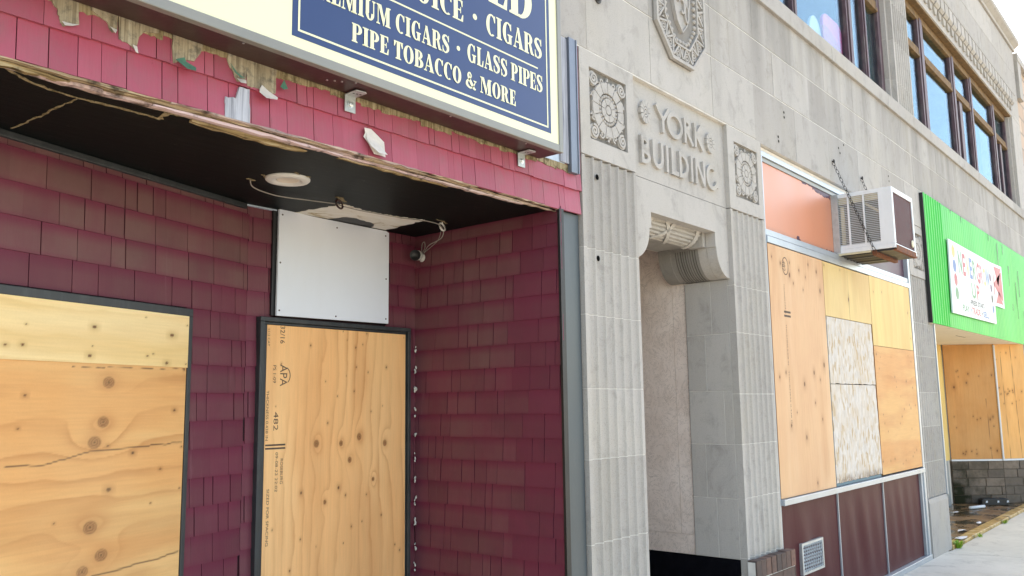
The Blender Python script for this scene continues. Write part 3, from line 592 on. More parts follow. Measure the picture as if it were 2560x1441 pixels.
mb = MB(); mb.xz([(2.407,2.548),(2.60,2.541),(2.66,2.540),(3.10,2.538),(3.121,2.530),(3.120,2.025),(2.404,2.019)], DY-.038, DY-.024)
b = mb.build('white_panel', MT['white board'], bevel=.0015); tag(b, 'white square board screwed over the transom above the boarded shop door', 'panel', 'boards over the openings')
mb = MB()
for x, z in ((2.425,2.52),(2.76,2.505),(3.095,2.51),(2.418,2.28),(3.10,2.27),(2.418,2.045),(2.76,2.04),(3.10,2.05)): mb = MB(); mb.lathe((x, DY-.038, z), (0,-1,0), [(.0045,0),(.0045,.0015),(.0005,.002)], 8); mb.build('screw', MT['cabinet brown'], b)

# ================================================================== lettering helpers
def arc(cx, cy, ro, so, ri, si, a0, a1, n=14):
    q = [math.radians(a0+(a1-a0)*i/n) for i in range(n+1)]
    return [(cx+ro*math.cos(t), cy+so*math.sin(t)) for t in q]+[(cx+ri*math.cos(t), cy+si*math.sin(t)) for t in q[::-1]]
def R_(x0, x1, y0, y1): return [(x0, y0), (x1, y0), (x1, y1), (x0, y1)]
def rib(pts, w, w2=None):
    """outline of a stroke of width w (or a list of widths) along pts"""
    L = []; Rr = []; m = len(pts)
    for i, (x, y) in enumerate(pts):
        a = pts[min(i+1, m-1)]; b = pts[max(i-1, 0)]; d = math.hypot(a[0]-b[0], a[1]-b[1]) or 1; nx, ny = -(a[1]-b[1])/d, (a[0]-b[0])/d
        ww = (w[i] if isinstance(w, (list, tuple)) else w)/2; L.append((x+nx*ww, y+ny*ww)); Rr.append((x-nx*ww, y-ny*ww))
    return L+Rr[::-1]
def smooth_path(pts, k=6):                                # Catmull-Rom
    P = [pts[0]]+list(pts)+[pts[-1]]; out = []
    for i in range(1, len(P)-2):
        for j in range(k):
            t = j/k; out.append(tuple(.5*((2*P[i][d])+(-P[i-1][d]+P[i+1][d])*t+(2*P[i-1][d]-5*P[i][d]+4*P[i+1][d]-P[i+2][d])*t*t+(-P[i-1][d]+3*P[i][d]-3*P[i+1][d]+P[i+2][d])*t**3) for d in range(len(P[i]))))
    return out+[tuple(pts[-1])]
def foot(x0, x1, y=0.0, up=1): return [(x0, y), (x1, y), (x1, y+.05*up), (x1-.07, y+.085*up), (x0+.07, y+.085*up), (x0, y+.05*up)]
def S_stroke(p, k=7):
    q = smooth_path(p, k); return rib([(x, y) for x, y, w_ in q], [w_ for x, y, w_ in q])
SER = {
 'I': (.38, [R_(.08,.30,.02,.98), foot(0,.38), foot(0,.38,1,-1)]),
 'P': (.62, [R_(.06,.28,.02,.98), foot(0,.36), foot(0,.34,1,-1), R_(.28,.32,.93,1), R_(.28,.32,.44,.51), arc(.32,.72,.30,.28,.09,.21,-90,90)]),
 'R': (.72, [R_(.06,.28,.02,.98), foot(0,.36), foot(0,.34,1,-1), R_(.28,.32,.93,1), R_(.28,.32,.46,.53), arc(.32,.73,.29,.27,.08,.20,-90,90), [(.34,.50),(.50,.52),(.64,.10),(.72,.06),(.72,0),(.50,0),(.44,.12)]]),
 'E': (.58, [R_(.06,.28,.02,.98), foot(0,.30), foot(0,.30,1,-1), R_(.28,.53,.93,1), [(.53,1),(.53,.70),(.49,.70),(.43,.93)], R_(.28,.42,.47,.54), R_(.40,.44,.36,.65), R_(.28,.56,0,.07), [(.56,0),(.58,.33),(.53,.33),(.45,.07)]]),
 'T': (.62, [R_(.20,.42,.02,.93), foot(.11,.51), R_(0,.62,.93,1), [(0,.93),(.15,.93),(.05,.68),(0,.68)], [(.62,.93),(.47,.93),(.57,.68),(.62,.68)]]),
 'O': (.70, [arc(.35,.5,.35,.515,.135,.45,90,270), arc(.35,.5,.35,.515,.135,.45,-90,90)]),
 'C': (.62, [arc(.35,.5,.35,.515,.135,.45,58,302,20), [(.53,.95),(.60,1.0),(.60,.66),(.54,.66),(.46,.90)]]),
 'G': (.70, [arc(.35,.5,.35,.515,.135,.45,58,318,20), [(.53,.95),(.60,1.0),(.60,.66),(.54,.66),(.46,.90)], R_(.44,.63,.02,.42), foot(.36,.70,.46,-1)]),
 'A': (.74, [[(.07,.04),(.13,.04),(.36,.96),(.30,.98)], [(.27,1.01),(.42,1.01),(.68,.04),(.45,.04)], R_(.17,.48,.27,.34), foot(0,.22), foot(.38,.74)]),
 'B': (.64, [R_(.06,.28,.02,.98), foot(0,.30), foot(0,.30,1,-1), R_(.28,.32,.93,1), R_(.28,.32,.49,.55), R_(.28,.32,0,.07), arc(.32,.76,.26,.24,.07,.17,-90,90), arc(.32,.27,.32,.27,.10,.20,-90,90)]),
 'M': (.98, [R_(.09,.15,.04,.96), foot(0,.24), foot(0,.20,1,-1), [(.10,1),(.32,1),(.56,.22),(.46,0)], [(.46,0),(.53,0),(.74,.96),(.68,.98)], R_(.68,.90,.02,.98), foot(.60,.98), foot(.76,.98,1,-1)]),
 'L': (.56, [R_(.06,.28,.02,.98), foot(0,.32), foot(0,.36,1,-1), R_(.28,.54,0,.07), [(.54,0),(.56,.36),(.51,.36),(.43,.07)]]),
 'U': (.72, [R_(.06,.28,.32,.98), foot(0,.36,1,-1), R_(.57,.64,.32,.98), foot(.49,.72,1,-1), arc(.35,.34,.29,.355,.09,.28,180,360)]),
 'J': (.44, [R_(.16,.38,.25,.98), foot(.08,.44,1,-1), arc(.16,.22,.22,.24,.05,.18,180,360), arc(0.03,.22,.09,.09,.001,.001,0,359)]),
 'D': (.74, [R_(.06,.28,.02,.98), foot(0,.30), foot(0,.30,1,-1), R_(.28,.34,.93,1), R_(.28,.34,0,.07), arc(.34,.5,.40,.5,.17,.43,-90,90)]),
 'S': (.58, [S_stroke([(.50,.74,.05),(.42,.92,.07),(.27,.965,.09),(.13,.88,.15),(.12,.72,.20),(.28,.54,.24),(.44,.38,.22),(.46,.20,.17),(.33,.05,.09),(.18,.05,.07),(.06,.24,.05)]), R_(.48,.54,.66,1), R_(.03,.09,0,.36)]),
 '&': (.86, [S_stroke([(.80,.50,.07),(.70,.28,.07),(.52,.08,.08),(.32,.05,.13),(.12,.20,.19),(.16,.40,.14),(.36,.58,.08),(.46,.78,.10),(.36,.95,.08),(.24,.84,.14),(.26,.66,.18),(.46,.36,.21),(.68,.08,.18),(.84,.04,.07)]), foot(.64,.90,.56,-1)]),
}
def serif(mb, s, x0, x1, z0, z1, y):
    adv = []; x = 0
    for ch in s:
        if ch == ' ': x += .28; continue
        adv.append((ch, x)); x += SER[ch][0]+.055
    k = (x1-x0)/(x-.055); h = z1-z0; i = 0
    for ch, xa in adv:
        for pl in SER[ch][1]:
            P = [(x0+(xa+a)*k, z0+b*h) for a, b in pl]; yy = y-.0003*(i % 7); i += 1
            mb.add([(a, yy, c) for a, c in P], [tuple(range(len(P))) if sum(P[q][0]*P[(q+1)%len(P)][1]-P[(q+1)%len(P)][0]*P[q][1] for q in range(len(P))) > 0 else tuple(range(len(P)))[::-1]])

# ================================================================== SHOP SIGN
sign = thing('shop_sign', 'long illuminated box sign, blue lettered field on a cream face, above the maroon shop entry', 'sign', (1.5, -.08, 2.76))
SXL, SXR, SZB, SZT, SY = -.35, 3.186, 2.762, 3.78, -.153
mb = MB(); mb.box(SXL, SXR, -.125, -.004, SZB+.002, SZT); mb.build('cabinet', MT['cabinet brown'], sign, bevel=.003)
mb = MB(); ring(mb, (0,0,0), (1,0,0), (0,0,1), (0,-1,0), SXL, SXR, SZB, SZT, .03, .030, .036, .036, .124, .153); mb.build('frame', MT['sign frame'], sign, bevel=.003)
mb = MB(); mb.box(SXL+.03, SXR-.03, -.147, -.125, SZB+.036, SZT-.036); mb.build('face', MT['cream face'], sign)
mb = MB(); mb.box(1.644, 3.098, -.1478, -.1471, 2.838, SZT-.075); mb.build('blue_field', MT['blue vinyl'], sign)
mb = MB(); yv = -.1486
ring(mb, (0,0,0), (1,0,0), (0,0,1), (0,-1,0), 1.668, 3.076, 2.861, SZT-.098, .0075, .0075, .0075, .0075, .1480, .1486)
mb.box(1.74, 3.004, yv, yv+.0005, 3.128, 3.135)
serif(mb, 'PIPE TOBACCO & MORE', 1.902, 2.838, 2.902, 2.974, yv); serif(mb, 'PREMIUM', 1.70, 2.090, 3.012, 3.092, yv); serif(mb, 'CIGARS', 2.117, 2.413, 3.012, 3.090, yv)
serif(mb, 'GLASS PIPES', 2.522, 3.036, 3.019, 3.101, yv); serif(mb, 'JUICE', 2.168, 2.498, 3.182, 3.275, yv); serif(mb, 'CIGARS', 2.644, 3.036, 3.182, 3.281, yv); serif(mb, 'ED', 2.66, 2.966, 3.338, 3.53, yv)
for bx, bz, q in ((2.467, 3.056, .0105), (2.571, 3.232, .0135)): mb.add([(bx+q*math.cos(2*PI*k/18), yv, bz+q*math.sin(2*PI*k/18)) for k in range(18)], [tuple(range(18))])
mb.build('lettering', MT['cream face'], sign)
for bx in (2.012, 3.043):
    mb = MB(); mb.xz([(bx-.026,2.692),(bx+.026,2.692),(bx+.026,2.758),(bx-.026,2.758)], -.0105, -.006); mb.xy([(bx-.026,-.006),(bx+.026,-.006),(bx+.026,-.075),(bx+.014,-.082),(bx-.026,-.075)], 2.755, 2.7605)
    o = mb.build('mounting_bracket', MT['galvanised'], sign, bevel=.0025)
    mb = MB(); mb.lathe((bx, -.0105, 2.722), (0,-1,0), [(.015,0),(.015,.002),(.009,.0022),(.009,.007),(.004,.0085)], 14); mb.build('bolt', MT['bright steel'], o)
    mb = MB(); [mb.lathe((bx-.013+.013*k, -.045-.004*k, 2.755), (0,0,-1), [(.0045,0),(.0045,.0006)], 8) for k in range(3)]; mb.build('hole', MT['black plastic'], o)
mb = MB()
for x, y in ((1.48,-.115),(1.95,-.118),(2.45,-.118),(2.95,-.112),(1.862,-.06),(1.885,-.075),(1.908,-.088),(1.0,-.1)): mb = MB(); mb.lathe((x, y, SZB+.002), (0,0,-1), [(.0042,0),(.0042,.002),(.001,.003)], 8); mb.build('screw', MT['bright steel'], sign)

# ================================================================== recess fittings
lt = thing('recessed_light', 'round white recessed downlight in the black entry ceiling', 'light', (2.10, .51, ZS))
mb = MB(); mb.lathe((2.10,.51,ZS), (0,0,-1), [(.001,.004),(.052,.004),(.056,.006),(.062,.014),(.088,.012),(.094,.006),(.094,-.002)], 40); mb.build('trim_ring', MT['white plastic'], lt, smooth=True)
mb = MB(); mb.lathe((2.10,.51,ZS), (0,0,-1), [(.001,.0055),(.04,.0055),(.043,.008),(.047,.0075),(.048,.004)], 32); mb.build('diffuser', MT['plaster'], lt, smooth=True)
cm = thing('security_camera', 'small black-faced bullet security camera on the maroon side wall under the ceiling', 'camera', (3.335, .97, 2.42))
c0 = Vector((3.30, .975, 2.423)); ax = Vector((-.82, -.55, -.16)).normalized()
mb = MB(); mb.lathe(c0, ax, [(.001,-.03),(.018,-.03),(.026,-.022),(.0285,-.01),(.0285,.046),(.001,.047)], 24); mb.build('housing', MT['white plastic'], cm, smooth=True)
mb = MB(); mb.lathe(c0, ax, [(.0285,.045),(.0305,.047),(.0305,.058),(.027,.060),(.026,.050),(.001,.050)], 24); mb.build('lens_face', MT['black plastic'], cm, smooth=True)
mb = MB(); mb.tube([c0-ax*.03, c0-ax*.042+Vector((.006,.0,-.01)), (3.348,.985,2.415)], .008, 8); mb.lathe((3.353,.985,2.415), (-1,0,0), [(.024,0),(.024,.007),(.012,.012),(.001,.012)], 18); mb.build('mount', MT['white plastic'], cm)
mb = MB(); mb.tube(smooth_path([(2.0,.639,ZS-.003),(2.06,.70,ZS-.014),(2.20,.735,ZS-.018),(2.36,.715,ZS-.014),(2.462,.64,ZS-.026),(2.50,.652,ZS-.026),(2.66,.705,ZS-.014),(2.80,.72,ZS-.006),(2.95,.705,ZS-.006),(3.10,.668,ZS-.006),(3.165,.645,ZS-.028),(3.20,.68,2.47),(3.27,.85,2.46),(3.335,.955,2.44)]), .0026, 6)
mb.tube(smooth_path([(3.168,.65,ZS-.03),(3.21,.72,2.462),(3.29,.90,2.432),(3.34,.965,2.43)]), .0016, 6); mb.tube(smooth_path([(3.325,.96,2.435),(3.34,.955,2.47),(3.332,.95,2.50),(3.318,.955,2.485),(3.325,.965,2.44)]), .002, 6)
tag(mb.build('cable', MT['cable grey'], smooth=True), 'thin grey cable strung across the black entry ceiling to the camera', 'cable')
for (x, y, m_, lb) in ((2.475,.635,'cabinet brown','dark brown cable ring in the black ceiling before the white patch'), (3.17,.648,'white plastic','white cable ring in the black ceiling near the side wall')):
    mb = MB(); c = Vector((x, y, ZS-.026)); mb.tube([c+Vector((.018*math.cos(q), .010*math.sin(q), .022*math.sin(q))) for q in [2*PI*k/20 for k in range(20)]], .005, 8, closed=True); mb.tube([c+Vector((0,0,.02)), (x, y, ZS)], .004, 8)
    tag(mb.build('cable_ring', MT[m_], smooth=True), lb, 'cable ring')

# ================================================================== STONE BUILDING
bld = thing('stone_building', 'two-storey grey limestone commercial building with carved portal and tall upper windows', 'building', (8.0, .2, 0))
r = random.Random(17)
def tone(s=0): return (r.random(), .5, s)
mb = MB(); mo = MB(); g = .0045
def row(z0, z1, xs, y1=.16):
    for a, b in zip(xs, xs[1:]): mb.box(a+.0018, b-.0018, r.uniform(-.001, .001), y1, z0+g, z1-g, tone())
row(3.467, 3.893, [-6,-4.6,-3.2,-1.8,-.4,1.0,2.3,3.625,4.288,5.085,5.745])
row(3.452, 3.893, [5.745,6.51,7.25,8.0,8.72,9.46,10.2,10.95,11.7,12.4,13.15,13.9,14.7,15.4,16.2,17.05])
row(3.893, 4.255, [-6,-4.9,-3.5,-2.1,-.7,.7,2.0,3.0,4.0,4.288,5.09,5.37,6.12,6.845,7.6,8.34,9.1,9.85,10.6,11.35,12.1,12.85,13.6,14.4,15.2,16.0,17.05])
row(4.255, 4.602, [-6,-4.6,-3.2,-1.8,-.4,1.0,2.3,3.6,4.288,5.09,5.78,6.5,7.23,7.97,8.7,9.45,10.2,10.9,11.7,12.4,13.2,13.95,14.7,15.4,16.2,17.05])
for k in range(8): row(4.602+k*.393, 4.602+(k+1)*.393, [-6+(.6 if k % 2 else 0)]+[-6+1.3*j+(.6 if k % 2 else 0) for j in range(1, 9)]+[5.85])
row(6.372, 6.45, [5.85,7.4,9.0,10.6,12.2,13.8,15.3,16.6,17.05], .30)
row(6.45, 6.79, [5.85,17.05]); row(6.79, 7.28, [5.85,7.5,9.2,10.9,12.6,14.3,16.0,17.05]); row(7.28, 7.75, [5.85,6.7,8.4,10.1,11.8,13.5,15.2,17.05])
row(4.76, 6.372, [16.33, 17.05]); mb.box(16.27, 16.328, .05, .16, 4.76, 6.37, tone())
mb.box(16.27, 17.05, .161, .5, 4.6, 6.45, tone()); mb.box(5.80, 5.849, .02, .5, 4.6, 6.40, tone())
mo.box(-6, 5.84, .0026, .3, 3.462, 7.74); mo.box(5.84, 17.045, .0026, .3, 3.456, 4.70); mo.box(5.84, 17.045, .0026, .3, 6.376, 7.74); mo.box(16.335, 17.045, .004, .3, 4.7, 6.4)
mo.box(3.552, 5.82, .30, .34, 3.2, 3.6)
for X_, z in ((6.28,3.85),(6.28,3.82),(6.175,3.63),(6.18,3.60),(7.72,3.97),(7.73,3.93),(7.35,3.86),(7.34,3.55),(7.345,3.52),(8.9,3.9),(9.3,3.98),(11.2,4.0)): pass
bw = mb.build('wall', MT['stone'], bld); mo.build('mortar', MT['mortar'], bld)
mb = MB()
for X_, z in ((6.30,3.815),(6.30,3.775),(6.16,3.585),(6.165,3.55),(7.50,3.80),(7.53,3.76),(7.64,3.86),(8.93,3.83),(8.94,3.78),(3.697,2.776),(3.686,2.334)):
    q = .011 if z > 3 else .016; yy = -.0012 if z > 3 else .006
    mb = MB(); mb.lathe((X_, yy, z), (0,-1,0), [(.0003, 0), (q*.8, .0), (q, .0004), (q*.3, .0012), (.0003, .0012)][::1], 10); mb.build('bolt_hole', MT['hole black'], bld)
mb = MB(); x = 5.80
while x < 17.1:
    q = min(1.62, 17.10-x); mb.yz([(-.028,4.585),(-.028,4.725),(-.02,4.735),(.17,4.785),(.17,4.585)], x+.002, x+q-.002, tone()); x += q
mb.build('ledge', MT['stone'], bld, bevel=.004)
mb = MB(); x = 5.9
while x < 16.2:
    mb.box(x, x+.178, -.062, -.001, 6.585, 6.735, tone()); mb.yz([(-.062,6.585),(-.035,6.552),(-.001,6.552),(-.001,6.585)], x, x+.178, tone())
    mb.frame((0,0,0), (1,0,0), (0,0,1), (0,1,0), [(x+.006,6.55),(x+.172,6.55),(x+.125,6.455),(x+.055,6.455)], -.022, -.001, tone()); x += .218
mb.box(5.85, 16.4, -.066, -.001, 6.737, 6.785, tone()); mb.build('dentil_band', MT['stone'], bld)
mb = MB(); mb.yz([(-.03,7.75),(-.03,7.80),(-.085,7.84),(-.11,7.86),(-.11,7.935),(.35,7.96),(.35,7.75)], -6, 17.08, tone(.1)); mb.build('coping', MT['stone'], bld, bevel=.006)
mb = MB(); mb.box(-6, 17.04, .3, 12, 7.55, 7.6); mb.build('roof', MT['roofing'], bld)
mb = MB(); mb.box(16.95, 17.045, .31, 12, 0, 7.75); mb.box(-6, -5.9, .31, 12, 0, 7.75); mb.box(-6, 17.04, 12, 12.1, 0, 7.75); mb.box(-5.9, 16.94, 3.2, 3.3, 0, 7.5); mb.box(-5.9, -1.3, .31, 3.2, 0, 7.5)
mb.build('rear_wall', MT['far brick'], bld)
mb = MB(); mb.box(5.7, 16.9, .30, 3.0, 4.55, 4.6); mb.box(5.7, 16.9, .30, 3.0, 6.75, 6.8); mb.box(5.7, 16.9, 3.0, 3.05, 4.55, 6.8); mb.box(5.65, 5.7, .3, 3.0, 4.55, 6.8); mb.box(16.9, 16.94, .5, 3.0, 4.55, 6.8); mb.box(9.42, 10.1, .3, 3.0, 4.6, 6.75)
mb.build('interior', MT['room wall'], bld)

# pilasters -----------------------------------------------------------------
def flutes(x0, x1, xa, xb, nf, d, dy=0.0, back=.05, n=8):
    P = [(x0, dy)]; wd = (xb-xa)/nf
    for i in range(nf):
        for k in range(n+1):
            q = k/n; P.append((xa+wd*i+.0045+(wd-.009)*q, dy+d*math.sqrt(max(0, 1-(2*q-1)**2))))
    P += [(x1, dy), (x1, back), (x0, back)]
    return P
def wedge(cx, cz, r0, r1, a0, a1, n=5, kz=1.0):
    a0 = math.radians(a0); a1 = math.radians(a1); q = [a0+(a1-a0)*i/n for i in range(n+1)]
    return [(cx+r1*math.cos(t), cz+kz*r1*math.sin(t)) for t in q]+[(cx+r0*math.cos(t), cz+kz*r0*math.sin(t)) for t in q[::-1]]
def spiral(cx, cz, r0, r1, a0, turns, n=26):
    return [(cx+(r0+(r1-r0)*i/n)*math.cos(a0+turns*2*PI*i/n), cz+(r0+(r1-r0)*i/n)*math.sin(a0+turns*2*PI*i/n)) for i in range(n+1)]
def rosette(mb, cx, cz, W, H, yf, yb):
    """carved square: ring of wedges, wreath, seven-petalled flower, scrolls and leaves in the corners"""
    k = W/.366; kz = (H/.40)/k; hi = yf+.0015; S = (.75, .5, .0); w = [0]
    def put(poly, y0, t=S): w[0] += 1; mb.xz(poly, y0-.00007*(w[0] % 9), yb, t)
    for i in range(13): a = i*360/13+8; put(wedge(cx, cz, .095*k, .153*k, a+1.1, a+26.6, 4, kz), hi)
    put(arc(cx, cz, .1555*k, .1555*k*kz, .1535*k, .1535*k*kz, 0, 180, 20), hi+.004); put(arc(cx, cz, .1555*k, .1555*k*kz, .1535*k, .1535*k*kz, 180, 360, 20), hi+.004)
    for i in range(22):
        a = 2*PI*i/22; mb.lathe((cx+.079*k*math.cos(a), yb, cz+.079*k*kz*math.sin(a)), (0,-1,0), [(.0125*k,0),(.011*k,(yb-hi)*.7),(.006*k,(yb-hi)*.95),(.0004,yb-hi)], 7, (.6,.5,.15))
    for i in range(7): a = i*360/7+20; put(wedge(cx, cz, .030*k, .066*k, a+2, a+49.4, 5, kz), hi)
    put([(cx+.026*k*math.cos(2*PI*i/7+.3), cz+.026*k*kz*math.sin(2*PI*i/7+.3)) for i in range(7)], hi)
    hw, hh = W/2, H/2
    for sx in (-1, 1):
        for sz in (-1, 1):
            ox, oz = cx+sx*(hw-.047*k), cz+sz*(hh-.052*k); mb.lathe((ox, yb, oz), (0,-1,0), [(.043*k,0),(.043*k,(yb-hi)*.55),(.0004,(yb-hi)*.55)], 18, S)
            put(rib(spiral(ox, oz, .004*k, .038*k, .6 if sx > 0 else 2.5, 1.9*sx*sz), .0125*k), hi)
            for (dx, dz, s_) in ((sx*-.075, 0, .028), (0, sz*-.085, .028), (sx*-.118, -sz*.004, .02), (0, -sz*.125, .02)):
                px, pz = ox+dx*k, oz+dz*k; put(rib(spiral(px, pz, .003*k, s_*.85*k, 1.0+2*sx, 1.3*sx), .009*k), hi+.002)
                put([(px-.5*s_*k*abs(sz), pz-sz*.010*k), (px+.5*s_*k, pz-sz*.010*k), (px+sx*.012*k, pz-sz*s_*1.5*k)], hi+.005)
    for i in range(10):
        a = 2*PI*(i+.5)/10; px, pz = cx+.166*k*math.cos(a), cz+.172*k*kz*math.sin(a)
        if abs(px-cx) < hw-.012*k and abs(pz-cz) < hh-.012*k: put([(px-.011*k, pz-.008*k), (px+.011*k, pz-.006*k), (px+.003*k, pz+.016*k)], hi+.004)
PIL = [(3.549, 4.083, 3.575, 4.060, 6, [0,.53,.885,1.298,1.652,2.03,2.381,2.876], (3.821,3.178,.366,.402), 3.463),
       (5.276, 5.825, 5.302, 5.790, 6, [0,.58,.953,1.30,1.629,2.036,2.352,2.876], (5.562,3.172,.372,.392), 3.463),
       (9.450, 10.160, 9.480, 10.13, 8, [.58,.94,1.30,1.65,2.03,2.38,2.876], (9.80,3.165,.40,.40), 3.449)]
for x0, x1, xa, xb, nf, zs, ro, zt in PIL:
    mb = MB(); mo = MB(); P = flutes(x0, x1, xa, xb, nf, .019)
    for a, b in zip(zs, zs[1:]): mb.xy(P, a+.0022, b-.0022, tone())
    mo.xy(flutes(x0+.003, x1-.003, xa, xb, nf, .019, .0022, .049), zs[0]+.003, zs[-1]-.01)
    if zs[0] > 0: mb.frame((0,0,0), (0,1,0), (0,0,1), (1,0,0), [(-.012,0),(-.012,.53),(.0,.575),(.05,.575),(.05,0)], x0-.004, x1+.004, tone(.15))
    p = mb.build('pilaster', MT['stone'], bld); mo.build('mortar', MT['mortar'], p)
    cx, cz, W, H = ro; mb = MB(); t = tone(); xl, xr, zl_, zh = cx-W/2, cx+W/2, cz-H/2, cz+H/2
    mb.box(x0, xl, 0, .05, 2.880, zt, t); mb.box(xr, x1, 0, .05, 2.880, zt, t); mb.box(xl, xr, 0, .05, 2.880, zl_, t); mb.box(xl, xr, 0, .05, zh, zt, t)
    mb.box(xl-.004, xr+.004, .0185, .046, zl_-.004, zh+.004, (.2, .5, .6)); rosette(mb, cx, cz, W, H, .0, .0185)
    mb.build('rosette_panel', MT['stone'], p)
mb = MB(); mb.box(9.452, 10.155, .051, .30, 0, 3.45, tone()); mb.box(3.552, 4.08, .051, .40, 0, 3.45, tone()); mb.box(5.45, 5.82, .051, .38, 0, 3.45, tone()); mb.build('pier_core', MT['stone'], bld)
mb = MB(); mo = MB(); P = flutes(9.492, 10.098, 9.53, 10.075, 7, .02, 0, .16)
for a, b in zip([4.74,5.02,5.48,5.94,6.372], [5.02,5.48,5.94,6.372]): mb.xy(P, a+.002, b-.002, tone()); mb.box(9.425, 9.490, .05, .16, a+.002, b-.002, tone())
mo.xy(flutes(9.495, 10.095, 9.53, 10.075, 7, .02, .002, .158), 4.75, 6.37); mo.box(9.427, 9.49, .052, .158, 4.75, 6.37); mo.box(9.43, 10.09, .159, .3, 4.75, 6.4)
p = mb.build('upper_pilaster', MT['stone'], bld); mo.build('mortar', MT['mortar'], p)

# portal ----------------------------------------------------------------------
XL, XR = 4.083, 5.276
mb = MB(); mb.box(XL, XR, .031, .12, 2.8795, 3.466, (.75, .5, .0)); npan = mb.build('name_panel', MT['stone'], bld)
mb = MB(); YF = .031-.019; ww = .026; cnt = [0]
def stroke(poly): cnt[0] += 1; mb.xz(poly, YF-.0001*(cnt[0] % 13), .0315, (.8, .5, 0))
def bar(xa, za, xb, zb, w_=None): stroke(rib([(xa, za), (xb, zb)], w_ or ww))
b0, t0, b1, t1 = 3.203, 3.366, 2.962, 3.130
bar(4.362,t0,4.440,3.285); bar(4.512,t0,4.437,3.282); bar(4.437,3.290,4.437,b0)                             # Y
for a, b in ((90,270),(-90,90)): stroke(arc(4.582,3.283,.098,.086,.068,.057,a,b,16))                         # O
bar(4.712,t0,4.712,b0); stroke(arc(4.722,3.328,.062,.038,.034,.014,-90,90,12)); bar(4.725,3.292,4.808,b0)   # R
bar(4.845,t0,4.845,b0); bar(4.932,t0,4.857,3.288); bar(4.857,3.292,4.945,b0)                                # K
bar(4.186,t1,4.186,b1); stroke(arc(4.196,3.090,.062,.040,.036,.014,-90,90,12)); stroke(arc(4.196,3.006,.078,.044,.050,.018,-90,90,12))   # B
bar(4.314,t1,4.314,3.03); bar(4.412,t1,4.412,3.03); stroke(arc(4.363,3.032,.064,.070,.034,.042,180,360,14)) # U
bar(4.472,t1,4.472,b1)                                                                                      # I
bar(4.534,t1,4.534,b1); bar(4.534,b1+.014,4.606,b1+.014,.028)                                               # L
bar(4.632,t1,4.632,b1); stroke(arc(4.636,3.046,.100,.084,.070,.056,-90,90,16))                              # D
bar(4.778,t1,4.778,b1)                                                                                      # I
bar(4.838,t1,4.838,b1); bar(4.838,t1-.005,4.945,b1+.005); bar(4.945,t1,4.945,b1)                            # N
stroke(arc(5.058,3.046,.085,.086,.055,.058,55,345,22)); bar(5.128,3.03,5.128,2.985,.026)                    # G
for cx in (4.235, 5.055):
    for k in range(11): stroke(wedge(cx, 3.281, .028, .058, k*360/11+2, (k+1)*360/11-2, 3, 1.2))
    for a, b in ((0, 180), (180, 360)): stroke(arc(cx, 3.281, .024, .030, .015, .019, a, b, 10))
    stroke([(cx+.010*math.cos(2*PI*k/8), 3.281+.013*math.sin(2*PI*k/8)) for k in range(8)])
mb.build('carved_lettering', MT['stone'], npan)
def q_arc(cx, cz, rx, rz, a0, a1, n=12): return [(cx+rx*math.cos(math.radians(a0+(a1-a0)*i/n)), cz+rz*math.sin(math.radians(a0+(a1-a0)*i/n))) for i in range(n+1)]
zc = 2.590
mb = MB()
op = [(XL,2.876),(XL,2.395)]+q_arc(XL,zc,.176,.195,-90,0)+[(4.281,zc),(4.281,2.687),(5.089,2.687),(5.089,zc)]+q_arc(XR,zc,.178,.195,180,270)+[(XR,2.876)]
mb.xz(op, .029, .10, (.75, .5, 0)); mb.box(XL, XR, .10, .40, 2.705, 2.876, tone()); mb.build('lintel', MT['stone'], bld, bevel=.0015)
mb = MB(); RX = q_arc(XR, zc+.02, .178, .215, 180, 270)+[(XR, zc+.03), (XR-.178, zc+.03)]; LX = q_arc(XL, zc+.02, .176, .215, -90, 0)+[(XL+.176, zc+.03), (XL, zc+.03)]
for P in (RX, LX):
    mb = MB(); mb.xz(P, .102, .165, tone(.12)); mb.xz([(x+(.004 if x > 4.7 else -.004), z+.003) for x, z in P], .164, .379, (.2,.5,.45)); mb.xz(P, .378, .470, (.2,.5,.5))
    for i in range(9 if P is RX else 0): mb.xz(rib(q_arc(XR, zc+.02, .1765-.003, .2125, 186, 262), .007), .186+i*.018+rnd.uniform(0,.006), .194+i*.018, (.2,.5,.8))
    mb.build('corbel', MT['stone'], bld)
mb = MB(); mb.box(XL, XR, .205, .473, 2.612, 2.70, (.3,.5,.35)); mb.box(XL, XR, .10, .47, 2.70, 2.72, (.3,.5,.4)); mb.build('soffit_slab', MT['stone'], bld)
mb = MB(); yc, zc2, R0 = .222, 2.715, .108                                                                   # bundle of rods bound with ribbons
for i in range(7):
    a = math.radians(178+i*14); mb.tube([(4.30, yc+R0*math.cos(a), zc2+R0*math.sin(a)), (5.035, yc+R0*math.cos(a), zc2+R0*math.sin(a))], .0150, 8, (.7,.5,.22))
mb.yz([(yc-.085, 2.71)]+[(yc+R0*.93*math.cos(math.radians(178+i*12)), zc2+R0*.93*math.sin(math.radians(178+i*12))) for i in range(8)]+[(yc, 2.71)], 4.29, 5.08, (.3,.5,.6))
